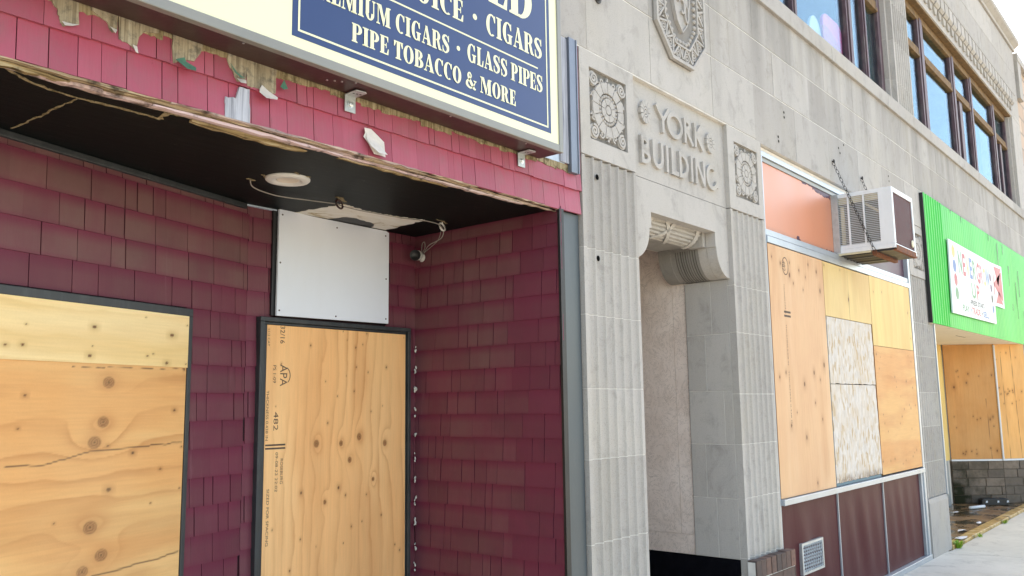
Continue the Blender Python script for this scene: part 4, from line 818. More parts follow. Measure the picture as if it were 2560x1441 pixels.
def band(x0, x1, d):
    pts = [(x0+(x1-x0)*i/12, yc+(R0+.014)*math.cos(math.radians(172+d*i/12)), zc2+(R0+.014)*math.sin(math.radians(172+d*i/12))) for i in range(13)]
    mb.tube(pts, .021, 8, (.8,.5,.05), flat=.28, up=(1, 0, .001) if abs(x1-x0) < .02 else (0, 0, 1)) if False else None
    V = []
    for x, y, z in pts:
        nx = Vector((0, y-yc, z-zc2)).normalized()*.006
        V += [(x-.019, y, z), (x+.019, y, z), (x+.019, y+nx.y, z+nx.z), (x-.019, y+nx.y, z+nx.z)]
    F = [(4*i+k, 4*i+(k+1)%4, 4*(i+1)+(k+1)%4, 4*(i+1)+k) for i in range(12) for k in range(4)]+[(0,3,2,1), (48,49,50,51)]
    mb.add(V, F, (.85,.5,.05))
band(4.44, 4.30, 100); band(4.55, 4.75, 100); band(4.72, 4.52, 100); band(4.98, 5.0, 100)
mb.box(5.052, 5.10, .103, .21, 2.592, 2.704, (.5,.5,.1)); mb.build('carved_bundle', MT['stone'], bld)
mb = MB(); mo = MB(); zs = [.57,.95,1.30,1.65,2.03,2.395]; js = [.20,.265,.115,.235,.18]
for (a, b), j in zip(zip(zs, zs[1:]), js):
    for y0, y1 in ((.052, j), (j, .372)): mb.box(XR, XR+.15, y0+.002, y1-.002, a+.002, b-.002, (.4+r.random()*.6, .5, .05+.2*r.random()))
mo.box(XR+.003, XR+.14, .052, .37, .57, 2.39)
p = mb.build('doorway_jamb', MT['stone'], bld, bevel=.0015); mo.build('mortar', MT['mortar'], p)
mb = MB(); XM = XR+.012
for y0, y1, z0, z1 in ((.378,.475,.70,1.16),(.378,.475,1.165,1.62),(.378,.475,1.625,2.56),(.479,1.6,.70,2.570),(.378,1.6,.57,.697),(.378,1.6,2.574,2.9)): mb.box(XM, XM+.1, y0, y1, z0, z1, tone())
mb.box(XL-.06, XL-.01, .378, 1.6, .57, 2.9, tone()); mb.box(XM+.005, XM+.2, .377, 1.6, .4, 2.9, (0,.5,0)); mb.box(XL-.06, XM+.1, .474, 1.6, 2.9, 2.95, tone()); mb.box(XL-.06, XM+.1, .474, .5, 2.62, 2.9, tone())
mb.build('marble_lining', MT['marble'], bld)
mb = MB(); mb.box(XR+.004, XR+.02, .052, .376, 0, .568); mb.box(XM-.003, XM+.02, .378, 1.6, 0, .568); mb.build('granite_base', MT['granite'], bld)
mb = MB(); mb.box(XL-.06, XL-.004, .052, 1.6, 0, .568); mb.build('granite_base', MT['granite'], bld)
mb = MB(); mb.box(XL-.02, XL, .052, .377, .57, 2.39, tone()); mb.build('doorway_jamb', MT['stone'], bld)
mb = MB(); mb.box(XL-.06, XM+.02, 1.58, 1.62, 0, 2.9); mb.build('entrance_door', MT['cabinet brown'], bld)

# medallion: long octagon with zigzag border, shield and date ---------------------------
mb = MB(); MX, MZ = 4.650, 4.215
OC = [(4.332,3.882),(4.515,3.692),(4.785,3.692),(4.968,3.882),(4.968,4.548),(4.785,4.738),(4.515,4.738),(4.332,4.548)]
def inset(P, k, kz=None): return [(MX+(x-MX)*k, MZ+(z-MZ)*(kz or k)) for x, z in P]
mb.xz(OC, -.012, .0, (.2,.5,.5))
for i in range(8):
    a, b = OC[i], OC[(i+1)%8]; c, d = inset(OC, .93, .957)[(i+1)%8], inset(OC, .93, .957)[i]; mb.xz([a, b, c, d], -.034, -.011, (.7,.5,0))
In = inset(OC, .90, .935); Im = inset(OC, .66, .78); cnt = [0]
def rl(poly, y=-.030, t=(.7,.5,0)): cnt[0] += 1; mb.xz(poly, y-.0001*(cnt[0] % 11), -.011, t)
for i in range(8):
    a, b, c, d = In[i], In[(i+1)%8], Im[(i+1)%8], Im[i]; L = math.hypot(b[0]-a[0], b[1]-a[1]); m = max(2, round(L/.13)); pa = lambda k: (a[0]+(b[0]-a[0])*k, a[1]+(b[1]-a[1])*k); pd = lambda k: (d[0]+(c[0]-d[0])*k, d[1]+(c[1]-d[1])*k)
    for k in range(m):
        k0, k1, kh = k/m, (k+1)/m, (k+.5)/m; o_ = pa(kh); n_ = pd(kh)
        rl(rib([pa(k0+.02), n_], .013)); rl(rib([n_, pa(k1-.02)], .013)); cx, cz = o_[0]*.72+n_[0]*.28, o_[1]*.72+n_[1]*.28
        for q in (.012, .026): rl(arc(cx, cz, q+.005, q+.005, q-.003, q-.003, 0, 179, 8), -.026); rl(arc(cx, cz, q+.005, q+.005, q-.003, q-.003, 180, 359, 8), -.026)
        f0, f1 = pd(k0+.08), pd(k1-.08); rl([pd(k0), pa(k0+.0), pd(k0+.3/m)] if k else [pd(k0), pd(k0+.3/m), (pd(k0)[0]*.6+pa(k0)[0]*.4, pd(k0)[1]*.6+pa(k0)[1]*.4)], -.022)
    rl(rib([d, c], .012), -.032)
    for k in range(max(2, round(L/.055))):
        q = (k+.5)/max(2, round(L/.055)); x, z = pd(q); x, z = MX+(x-MX)*.88, MZ+(z-MZ)*.92; mb.lathe((x, -.011, z), (0,-1,0), [(.017,0),(.015,.010),(.008,.016),(.0004,.017)], 8, (.7,.5,.1))
SH = [(4.545,4.50),(4.57,4.515),(4.65,4.49),(4.73,4.515),(4.755,4.50),(4.762,4.36),(4.752,4.12),(4.735,4.03),(4.71,3.965),(4.65,3.905),(4.59,3.965),(4.565,4.03),(4.548,4.12),(4.538,4.36)]
rl(SH, -.026, (.8,.5,0)); 
for a, b in zip(SH, SH[1:]+SH[:1]): rl(rib([a, b], .009), -.034)
YD = -.041
for pts in ([(4.572,4.27),(4.585,4.30),(4.582,4.17),(4.572,4.14)], [(4.625,4.215),(4.612,4.245),(4.602,4.215),(4.612,4.185),(4.626,4.205),(4.628,4.15),(4.612,4.105),(4.598,4.12)],
            [(4.638,4.175),(4.655,4.195),(4.668,4.165),(4.652,4.125),(4.672,4.10),(4.668,4.045),(4.648,4.03),(4.638,4.045)], [(4.705,4.10),(4.686,4.08),(4.682,4.02),(4.70,3.985),(4.72,4.005),(4.722,4.07),(4.705,4.10)]):
    rl(rib([p[:2] for p in smooth_path(pts, 6)], .014), YD)
mb.build('medallion', MT['stone'], bld)
mb = MB(); mb.lathe((3.742, 0, 3.802), (0,-1,0), [(.03,0),(.03,.006),(.014,.01),(.014,.05),(.02,.055),(.0004,.06)], 14); mb.tube([(3.742,-.04,3.80),(3.742,-.075,3.825),(3.742,-.09,3.87)], .012, 8)
mb.build('flagpole_bracket', MT['chain iron'], bld)

# upper windows -----------------------------------------------------------------------------
def upper_window(x0, x1, mull, extra):
    mb = MB(); yf, yb, gl = .098, .20, .132; z0, z1 = 4.765, 6.368; zt = 5.825
    mb.box(x0, x0+.05, yf, yb, z0, z1); mb.box(x1-.10, x1, yf, yb, z0, z1); mb.box(x0, x1, yf+.012, yb, z0, z0+.045)
    for m, hw in mull: mb.box(m-hw, m+hw, yf, yb, z0+.002, z1-.055); mb.box(m-hw*.45, m+hw*.45, yf-.012, yf, z0+.002, z1-.06)
    for a, hw in extra: mb.box(a-hw, a+hw, yf+.012, yb, z0+.003, zt-.05)
    fr = mb.build('window_frame', MT['window paint'], bld, bevel=.004)
    mb = MB(); mb.box(x0+.05, x1-.10, yf-.004, yb+.005, z1-.10, z1-.001); mb.box(x0-.02 if x0 < 6 else x0+.003, x1-.003, .012, yf-.006, z1-.012, z1+.002); xs = [(x0-.01, .06)]+list(mull)+[(x1-.04, .06)]
    for (a, ha), (b, hb) in zip(xs, xs[1:]): mb.box(a+ha+.001, b-hb-.001, yf+.004, yb-.005, zt-.062, zt+.062); mb.box(a+ha+.001, b-hb-.001, yf-.010, yf+.004, zt-.062, zt-.02)
    mb.build('transom_bar', MT['rotten frame'], fr, bevel=.005)
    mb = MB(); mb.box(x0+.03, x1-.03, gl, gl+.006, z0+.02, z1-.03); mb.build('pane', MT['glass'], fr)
upper_window(5.85, 9.424, [(6.93,.05), (8.37,.08), (8.855,.05)], [])
upper_window(10.10, 16.30, [(11.09,.12), (12.66,.11), (13.70,.10), (15.26,.11)], [(13.06,.08), (15.75,.06)])
mb = MB(); mb.box(8.92, 9.32, .26, .27, 4.79, 6.36); mb.build('blind', MT['room wall'], bld)
t = thing('pink_board', 'pink round-topped board with a red curved cushion leaning inside the upper window', 'board', (8.05, .17, 4.76))
mb = MB(); mb.xz([(7.79,4.6),(7.79,5.16)]+q_arc(7.93,5.16,.14,.10,180,90,6)+q_arc(8.18,5.12,.14,.14,90,0,6)+[(8.32,4.6)], .160, .19); mb.build('panel', MT['pink vinyl'], t, bevel=.01)
mb = MB(); mb.xz([(7.74,5.085)]+[(7.80,5.105),(7.90,5.10),(8.02,5.07),(8.15,5.02),(8.27,4.94),(8.31,4.88),(8.31,4.6),(7.74,4.6)], .146, .158); mb.build('cushion', MT['red vinyl'], t, bevel=.004)
mb = MB(); mb.xz(q_arc(7.60,4.90,.16,.23,0,345,24), .17, .19); mb.build('back_disc', MT['white paint'], t)

# ground-floor shop window in the stone building -------------------------------------------------
mb = MB(); AX0, AX1 = 5.828, 9.448
mb.box(AX0, AX1, .030, .05, 3.424, 3.450); mb.build('head_strip', MT['plaster'], bld)
mb = MB(); mb.box(AX0, AX1, .045, .06, 3.34, 3.425); mb.box(AX0, AX1, .055, .3, 0, 3.44); mb.build('frame_gap', MT['black trim'], bld)
mb = MB(); mb.box(AX0, 9.41, .018, .05, 3.378, 3.416); mb.box(AX0, AX0+.022, .004, .05, .0, 3.378); mb.box(9.352, 9.412, -.004, .05, .0, 3.416); mb.box(9.418, 9.446, .01, .05, .0, 3.45)
mb.box(AX0+.022, 9.351, -.004, .05, 2.722, 2.772); mb.box(AX0+.022, 9.351, .004, .05, 2.776, 2.822); mb.box(AX0+.022, 9.351, -.024, .05, .856, .898)
mb.box(9.300, 9.350, .008, .05, .05, .855); mb.box(AX0+.022, 9.412, -.012, .05, .0, .048)
for x in (6.998, 8.141): mb.box(x-.006, x+.006, .020, .05, .05, .855)
mb.build('shopfront_frame', MT['aluminium'], bld, bevel=.003)
mb = MB(); mb.box(AX0+.022, 9.351, .030, .05, 3.345, 3.377); mb.box(AX0+.022, AX0+.045, .030, .05, 2.823, 3.345); mb.build('glazing_bead', MT['sign frame'], bld)
mb = MB(); mb.box(5.874, 7.322, .038, .05, 2.823, 3.344); mb.build('transom_panel', MT['peach paint'], bld)['label'] = 'peach painted transom panel beside the air conditioner'
mb = MB(); mb.xz(jag((6.65,3.345),(7.31,3.345),4,.0,1)+jag((7.31,3.295),(6.65,3.343),24,.012,5)[0:], .0365, .0385); mb.xz([(7.0,2.824),(7.3,2.824)]+jag((7.3,2.845),(7.0,2.83),14,.012,2), .0365, .0385); mb.xz(jag((6.50,2.825),(6.52,2.87),5,.008,3)+jag((6.56,2.87),(6.58,2.825),5,.008,4), .0365, .0385); mb.build('scraped_edge', MT['mauve film'], bld)
mb = MB(); mb.box(7.95, 9.351, .038, .05, 2.823, 3.344); mb.build('transom_panel', MT['mauve film'], bld)['label'] = 'dark mauve glazed transom panel under the air conditioner'
for a, b in ((5.852,6.991),(7.005,8.134),(8.148,9.299)):
    n = 24; V = []; F = []
    for j in range(n+1):
        for i in range(n+1):
            u_, v_ = i/n, j/n; bul = .010*math.sin(PI*u_)*math.sin(PI*v_)*math.sin(3.1*u_*a+2.2*v_+a)+.006*math.sin(7*u_+a*3)*math.sin(PI*v_)*math.sin(PI*u_)
            V.append((a+(b-a)*u_, .034-bul, .05+.805*v_))
    F = [(j*(n+1)+i, j*(n+1)+i+1, (j+1)*(n+1)+i+1, (j+1)*(n+1)+i) for j in range(n) for i in range(n)]
    mb = MB(); mb.add(V, F); bp = mb.build('bulkhead_panel', MT['maroon gloss panel'], bld, smooth=True); bp['label'] = 'glossy maroon panel'+(' with a vent grille' if a < 6 else '')
    if a < 6:
        mb = MB(); vx0, vx1, vz0, vz1 = 6.185, 6.60, .335, .556; ring(mb, (0,0,0), (1,0,0), (0,0,1), (0,-1,0), vx0, vx1, vz0, vz1, .022, .022, .018, .018, -.034, -.010)
        for k in range(8):
            z = vz0+.026+k*(vz1-vz0-.052)/7; pts = [(vx0+.02+(vx1-vx0-.04)*i/20, .011+.002*(k % 2), z+(.008 if i % 2 else -.008)) for i in range(21)]; mb.tube(pts, .0042, 5)
        for k in range(11): x = vx0+.03+k*(vx1-vx0-.06)/10; mb.box(x-.003, x+.003, .014, .017, vz0+.018, vz1-.018)
        mb.build('vent_grille', MT['galvanised'], bp)
mb = MB(); r = random.Random(8); x = 5.262
while x < 5.86: mb.box(x+.004, min(x+.078, 5.895)-.004, -.062+r.uniform(-.003,.003), -.001, .462, .570+r.uniform(-.003,.003), (r.random(), .5, 0)); x += .078
for k in range(6):
    z = .455-k*.076; x = 5.262-(.1 if k % 2 else 0)
    while x < 5.89: mb.box(max(x, 5.262)+.004, min(x+.205, 5.895)-.004, -.058+r.uniform(-.002,.002), -.001, z-.068, z, (r.random()*.5, .5, 0)); x += .205
pt = thing('brick_plinth', 'low weathered brick plinth at the foot of the portal pilaster beside the maroon panels', 'plinth', (5.58, -.03, 0))
mb.build('brickwork', MT['brick'], pt, bevel=.003); mb = MB(); mb.box(5.264, 5.893, -.052, -.002, 0, .563); mb.build('mortar', MT['mortar'], pt)

# boards over the shop window ---------------------------------------------------------------------
def board(label, x0, x1, z0, z1, kind='plywood sheet', y=.0, **k):
    b = wood_board('plywood_sheet', (x0, y, z0), (1,0,0), (0,0,1), (0,-1,0), x1-x0, z1-z0, .014, **k); return tag(b, label, kind, 'boards over the openings')
KN = [(5.909,2.623),(6.062,2.593),(6.235,2.617),(6.607,2.644),(6.775,2.606),(6.413,2.577),(6.538,2.537),(6.288,2.463),(6.224,2.52),(6.476,2.431),(6.832,2.456),(6.054,1.785),(5.938,1.749),(6.392,1.704),(6.597,1.794),(6.717,1.741),(6.819,1.859),(6.587,1.562),(6.218,1.495),(6.716,1.434),(6.373,1.307),(6.098,1.401),(6.535,.961)]
b = board('tall pinkish plywood sheet with dark knots, running the full height of the boarded shop window', 5.848, 6.918, .902, 2.716, base=(206,162,124), late=(180,128,88), pale=(212,174,138), freq=22, contrast=.4, seed=31, step=.006,
      pins=[(x-5.848, z-.902, .017 if i % 3 else .012) for i, (x, z) in enumerate(KN)])
mb = MB(); put_text(mb, '482', (6.10, -.0006, 2.62), dn, up, 1, width=.08, height=.05); mb.build('printed_stamp', MT['ink'], b); mb = MB()
for k in range(24): a0 = k*2*PI/24; mb.xz([(6.15+(.05+d_)*math.cos(q), 2.58+(.06+d_)*math.sin(q)) for d_, q in ((0, a0), (.008, a0), (.008, a0+.22), (0, a0+.22))], -.0007, -.0003)
mb.build('printed_stamp', MT['ink'], b)
for z, L in ((2.44,.22),(2.14,.30),(1.80,.40)): mb = MB(); put_text(mb, 'THICKNESS 0.438 IN', (6.10, -.0006, z), dn, up, 1, width=L, height=.014); mb.build('printed_stamp', MT['ink'], b)
mb = MB()
for k in range(2): mb.box(6.08, 6.20, -.0007, -.0003, 2.225-k*.03, 2.24-k*.03)
mb.build('printed_stamp', MT['ink'], b)
b = board('pale yellow plywood piece with a dark centre seam, above the whitewashed strand boards', 6.925, 8.075, 2.264, 2.714, base=(210,180,122), late=(192,150,94), freq=18, contrast=.35, seed=33, step=.007, pins=[(.57,.18,.016),(.4,.42,.008),(.03,.42,.012)], cracks=[([(.575,0),(.578,.45)], .004)])
board('pale yellow plywood square above the orange sheet with many small knots', 8.083, 9.335, 2.075, 2.720, base=(214,182,118), late=(196,150,88), freq=7, contrast=.5, seed=35, step=.007, warp=.12, pins=[(1.16,.38,.014),(1.2,.12,.014),(.1,.5,.01),(.35,.52,.008)])
rr = random.Random(77)
board('orange plywood sheet with many small knots beside the whitewashed strand boards', 8.085, 9.345, .912, 2.071, base=(204,146,90), late=(180,116,66), pale=(212,164,106), freq=5, contrast=.6, seed=36, step=.007, warp=.2, grain='u', pins=rp(rr, 34, 1.26, 1.15, .006, .010))
for z0, z1, lb in ((1.716, 2.259, 'upper'), (.926, 1.709, 'lower')):
    mb = MB(); n = 10; P = [(6.934,z0),(8.046 if lb == 'upper' else 8.078,z0)]; P = jag((6.934,z0),(8.06,z0),26,.004,int(z0*9))+jag((8.06 if lb == 'upper' else 8.078,z0+.01),(8.046,z1),16,.005,6)[1:]+[(6.934,z1)]
    mb.xz(P, -.001, .013)
    tag(mb.build('strand_board', MT['osb']), f'{lb} whitewashed strand board, weathered and peeling, in the middle of the shop window', 'strand board', 'boards over the openings')
plain('teal paint', (28, 92, 112), .5)
mb = MB(); mb.box(6.9185, 6.932, .002, .012, .92, 2.26); mb.box(6.935, 8.05, .003, .012, .902, .924); mb.build('teal_edge', MT['teal paint'], bld)

# ================================================================== air conditioner
ac = thing('air_conditioner', 'white window air conditioner with maroon rear grille and rusty base above the boarded shop window', 'air conditioner', (7.5, -.2, 2.82))
X0, X1, Y0, Y1, Z0, Z1 = 7.335, 7.94, -.460, .03, 2.815, 3.340
cols = [(-.350,-.236),(-.222,-.109),(-.093,.018)]; gz0, gz1 = 2.890, 3.306
mb = MB()
for y0, y1 in ((Y0, cols[0][0]), (cols[0][1], cols[1][0]), (cols[1][1], cols[2][0]), (cols[2][1], Y1)): mb.box(X0, X0+.012, y0, y1, gz0, gz1)
mb.box(X0, X0+.012, Y0, Y1, gz1, Z1); mb.box(X0, X0+.012, Y0, Y1, Z0+.045, gz0)
for y0, y1 in cols:
    n = 27
    for k in range(n):
        z = gz0+(k+.5)*(gz1-gz0)/n; mb.frame((0,0,0), (1,0,0), (0,0,1), (0,1,0), [(X0+.001,z-.0052),(X0+.010,z-.0005),(X0+.010,z+.0018),(X0+.001,z-.0018)], y0, y1)
mb.box(X0+.0121, X1-.0121, Y0, Y1, Z1-.014, Z1); mb.box(X1-.012, X1, Y0, Y1, Z0+.045, Z1); mb.box(X0-.004, X1+.004, Y0-.004, Y1, Z0+.008, Z0+.044)
mb.box(X0+.012, X0+.032, Y0-.002, Y0+.016, Z0+.05, Z1-.014); mb.box(X1-.034, X1-.012, Y0-.002, Y0+.016, Z0+.05, Z1-.014); mb.box(X0+.032, X1-.034, Y0-.002, Y0+.016, Z1-.040, Z1-.014)
mb.build('casing', MT['appliance white'], ac, bevel=.003)
mb = MB(); mb.box(X0+.03, X0+.04, Y0+.02, Y1, Z0+.05, Z1-.02); mb.build('inner_shell', MT['sign frame'], ac)
mb = MB(); mb.box(X0+.016, X0+.029, -.36, .02, 3.25, 3.31); mb.box(X0+.016, X0+.029, -.06, -.03, 2.9, 3.23); mb.frame((X0+.018,0,0), (0,1,0), (0,0,1), (1,0,0), [(-.352,3.13),(-.236,3.22),(-.236,3.245),(-.352,3.155)], 0, .008); mb.build('inner_brace', MT['appliance beige'], ac)
plain('coil fin', (92, 44, 46), .5, .2, .2, 30)
mb = MB(); gx0, gx1 = X0+.033, X1-.035; gz_0, gz_1 = Z0+.052, Z1-.041
for k in range(44): x = gx0+(k+.5)*(gx1-gx0)/44; mb.box(x-.0026, x+.0026, Y0+.006, Y0+.014, gz_0, gz_1)
mb.box(gx0, gx1, Y0+.0142, Y0+.02, gz_0, gz_1)
mb.build('coil_grille', MT['coil fin'], ac)
mb = MB(); mb.lathe((X1-.085, Y0+.004, Z0+.105), (0,-1,0), [(.032,0),(.032,.006),(.027,.009),(.0005,.009)], 20); mb.build('badge', MT['appliance beige'], ac)
mb = MB(); mb.box(X0+.02, X1-.03, Y0-.008, Y0-.0045, Z0-.002, Z0+.034); mb.box(X0+.01, X1-.01, Y0-.008, Y0+.02, Z0-.013, Z0-.003); mb.box(X0+.0, X1-.02, -.31, -.275, Z0-.035, Z0+.007); mb.build('base_rail', MT['rust'], ac)
mb = MB(); mb.box(X0+.005, X0+.42, -.265, .02, Z0-.006, Z0+.007); mb.build('base_pan', MT['appliance beige'], ac)
mb = MB(); mb.box(X0+.01, X1-.01, Y0+.02, -.31, Z0-.01, Z0+.007); mb.xz(jag((7.36,2.809),(7.92,2.809),4,.001,1)+jag((7.92,2.797),(7.36,2.80),20,.008,4), -.30, -.01); mb.build('underside', MT['black plastic'], ac)
mb = MB(); mb.box(X0-.013, X0-.001, -.02, .037, 2.83, 3.34); mb.build('side_flange', MT['galvanised'], ac)
def chain(a, b, label, n):
    mb = MB(); a = Vector(a); b = Vector(b); d = (b-a); st_ = d.length/n; d.normalize(); e = d.orthogonal().normalized(); f = d.cross(e)
    mb.tube([a+Vector((.012*math.cos(q), -.012, .016*math.sin(q))) for q in [2*PI*k/16 for k in range(16)]], .004, 6, closed=True); mb.lathe(a+Vector((0,.012,0)), (0,-1,0), [(.008,0),(.008,.02),(.004,.022)], 8)
    for i in range(n):
        c = a+d*(st_*(i+.5)); w_ = e if i % 2 else f
        mb.tube([c+d*(st_*.60*math.cos(q))+w_*(.0115*math.sin(q)) for q in [2*PI*k/14 for k in range(14)]], .0023, 6, closed=True)
    tag(mb.build('support_chain', MT['chain iron'], smooth=True), label, 'chain', 'chains holding the air conditioner')
chain((7.322, -.002, 3.638), (7.318, -.300, 2.812), 'long iron chain crossing the louvred side of the air conditioner', 21)
chain((8.06, -.002, 3.634), (7.952, -.30, 2.812), 'iron chain mostly hidden behind the air conditioner', 21)

# ================================================================== green sheeted shop on the right
rs = thing('recessed_shop', 'boarded recessed shop entry below the green ribbed fascia', 'shop', (12.5, .6, 0))
mb = MB(); mb.box(10.04, 16.3, -.024, 1.35, 2.405, 2.44); mb.build('entry_ceiling', MT['plaster'], rs)
mb = MB(); 
for x, y in ((10.9,.35),(11.6,.55),(12.3,.25)): mb.box(x, x+.5, y, y+.012, 2.4035, 2.407)
mb.build('ceiling_slot', MT['black trim'], rs)
mb = MB(); mb.box(10.162, 10.19, -.014, .03, .57, 2.404); mb.build('edge_trim', MT['aluminium'], rs)
mb = MB(); mb.box(10.162, 10.2, .031, 1.3, 0, 2.404); mb.box(10.2, 15.4, .93, 1.0, .03, .675); mb.box(10.2, 16.3, 1.3, 1.4, 0, 2.5); mb.box(15.4, 16.3, -.02, .3, 0, 2.404); mb.build('bulkhead_wall', MT['plaster'], rs)
mb = MB(); mb.box(13.92, 14.06, .90, .93, .03, .675); mb.build('metal_post', MT['galvanised'], rs)
P1, P2, P3 = Vector((14.25,.90,0)), Vector((14.72,.30,0)), Vector((15.12,-.03,0))
mb = MB(); rr = random.Random(5)
def blocks(a, b, seed, moss):
    d = (b-a); L = d.length; d.normalize(); n = Vector((d.y, -d.x, 0)); n = n if n.x < 0 else -n; q = random.Random(seed)
    for j in range(5):
        z = .03+j*.125; x = -.1 if j % 2 else 0
        while x < L-.02:
            w_ = q.uniform(.22, .34); x0, x1 = max(x, 0)+.004, min(x+w_, L)-.004
            if x1-x0 > .02: mb.frame(a, d, (0,0,1), n, [(x0,z+.004),(x1,z+.004),(x1,z+.121),(x0,z+.121)], -.06, q.uniform(-.004,.006), (q.random(), .5, moss*max(0, 1-(x0/.5))*(1.2-j*.12)))
            x += w_
    mb.frame(a, d, (0,0,1), n, [(0,.02),(L,.02),(L,.655),(0,.655)], -.08, -.012, (.2,.5,moss*.4))
blocks(P1, P2, 3, 1.0); blocks(P2, P3, 4, .15); mb.build('block_base', MT['block'], rs, bevel=.006)
mb = MB()
for a, b in ((P1, P2), (P2, P3)):
    d = (b-a).normalized(); n = Vector((d.y, -d.x, 0)); n = n if n.x < 0 else -n; mb.frame(a, d, (0,0,1), n, [(0,.656),((b-a).length,.656),((b-a).length,.682),(0,.682)], -.06, .012)
mb.tube([P2+Vector((-.02,-.012,.66)), P2+Vector((-.02,-.012,2.39))], .014, 8); mb.build('sill', MT['white paint'], rs)
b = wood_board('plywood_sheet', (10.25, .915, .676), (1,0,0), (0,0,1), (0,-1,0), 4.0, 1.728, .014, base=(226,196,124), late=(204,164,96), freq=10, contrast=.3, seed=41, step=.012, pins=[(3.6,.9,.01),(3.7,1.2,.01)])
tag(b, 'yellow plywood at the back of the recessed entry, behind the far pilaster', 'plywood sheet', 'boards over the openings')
d = (P2-P1).normalized(); n = Vector((d.y, -d.x, 0)); n = n if n.x < 0 else -n; rr = random.Random(8)
pn = [(rr.uniform(.05,.70), z+rr.uniform(-.05,.05), rr.uniform(.010,.017)) for z in (1.28,1.28,1.28,1.1,.62,.62,.62,.62,.45,.12,.12,.12,.15) for _ in (0, 1)]
b = wood_board('plywood_sheet', P1+Vector((0,0,.684))+n*.01, d, (0,0,1), n, (P2-P1).length-.01, 1.720, .014, base=(196,140,84), late=(170,112,62), freq=14, contrast=.4, seed=43, step=.008, pins=pn, cracks=[([(.60,0),(.585,.9)], .004)])  # inner sheet tinted browner, its shade put into the base colour
tag(b, 'knotty plywood, tinted brown for its shade, on the angled wall of the recessed entry above the blocks', 'plywood sheet', 'boards over the openings')
d = (P3-P2).normalized(); n = Vector((d.y, -d.x, 0)); n = n if n.x < 0 else -n
pn = [(rr.uniform(.02,.5), z+rr.uniform(-.04,.04), rr.uniform(.007,.011)) for z in (1.0,1.0,1.0,1.0,1.0,1.02,.85,.85,.85,1.6,1.5) for _ in (0, 1)]
b = wood_board('plywood_sheet', P2+Vector((0,0,.684))+n*.01, d, (0,0,1), n, (P3-P2).length, 1.720, .014, base=(222,164,100), late=(196,134,76), freq=14, contrast=.4, seed=45, step=.008, pins=pn, cracks=[([(.13,0),(.10,1.7)], .004),([(.33,0),(.28,1.7)], .005)])  # lighter base colour stands for the light near the opening
tag(b, 'orange plywood, tinted lighter for the light nearest the street, in the recessed entry, past the white corner bead', 'plywood sheet', 'boards over the openings')
gp = thing('ribbed_fascia', 'bright green ribbed sheet fascia over the recessed shop entry', 'fascia', (12.7, -.03, 2.40))
mb = MB(); P = []; x = 10.03
while x < 16.3: am = .009 if x < 10.8 else .0022; P += [(x,-.0355),(x+.014,-.0355-am),(x+.044,-.0355-am),(x+.058,-.0355)]; x += .1
P += [(16.3,-.036),(16.3,-.026),(10.03,-.026)]; mb.xy(P, 2.404, 3.862); mb.build('ribbed_sheet', MT['green'], gp)
mb = MB(); mb.box(10.014, 10.029, -.040, -.002, 2.408, 3.858); mb.box(10.03, 16.3, -.025, -.002, 2.41, 3.85); mb.build('backing', MT['black trim'], gp)
mb = MB(); rr = random.Random(6)
for x, z0, z1 in ((13.785,3.409,3.799),(14.483,3.244,3.552),(14.946,2.782,3.347),(14.586,2.885,2.988),(15.408,2.474,2.936),(14.175,3.676,3.84),(13.251,3.758,3.861),(15.203,3.142,3.552),(11.71,3.778,3.861),(11.196,3.82,3.861)):
    w_ = rr.uniform(.015,.04); mb.xz(jag((x,z0),(x+w_*.3,z1),7,.008,int(x*9))+jag((x+w_,z1),(x+w_*.5,z0),7,.008,int(x*7)), -.0450, -.0432)
mb.build('tear', MT['dark trim'], gp)
ps = thing('painted_sign', 'white hand-painted sign with coloured lettering fixed on the green fascia', 'sign', (11.7, -.1, 2.55))
mb = MB(); mb.xz([(10.888,3.455),(13.23,3.442),(13.189,2.589),(10.822,2.572)], -.066, -.048); mb.build('board', MT['white paint'], ps, bevel=.003)
def sg(s, x, z, w_, h, c, y=-.0665): mb = MB(); put_text(mb, s, (x, y, z), (1,0,0), (0,0,1), 1, width=w_, height=h, bold=.03); mb.build('letter', MT['sign '+c], ps)
for ch, x, w_, c, z, h in (('N',11.279,0.175,'green',3.09,0.277),('E',11.494,0.144,'red',3.08,0.277),('V',11.669,0.164,'yellow',3.08,0.267),('E',11.844,0.144,'blue',3.08,0.267),('R',12.018,0.164,'green',3.08,0.257),('G',12.224,0.175,'red',3.059,0.277),('R',12.419,0.154,'pink',3.059,0.267),('O',12.593,0.154,'yellow',3.059,0.247),('W',12.737,0.226,'blue',3.049,0.267)): sg(ch, x, z, w_, h, c)
for ch, x, w_, c in (('U',11.864,.22,'green'),('P',12.141,.16,'red')): sg(ch, x, 2.833, w_, .195, c)
sg('-PRESS START-', 11.731, 2.741, .83, .065, 'black'); sg('PLAY', 11.32, 2.633, .34, .08, 'green'); sg('=', 11.71, 2.654, .06, .03, 'blue'); sg('TRADE', 11.792, 2.628, .46, .085, 'red'); sg('=', 12.306, 2.649, .07, .03, 'black'); sg('SELL', 12.409, 2.628, .34, .08, 'blue')
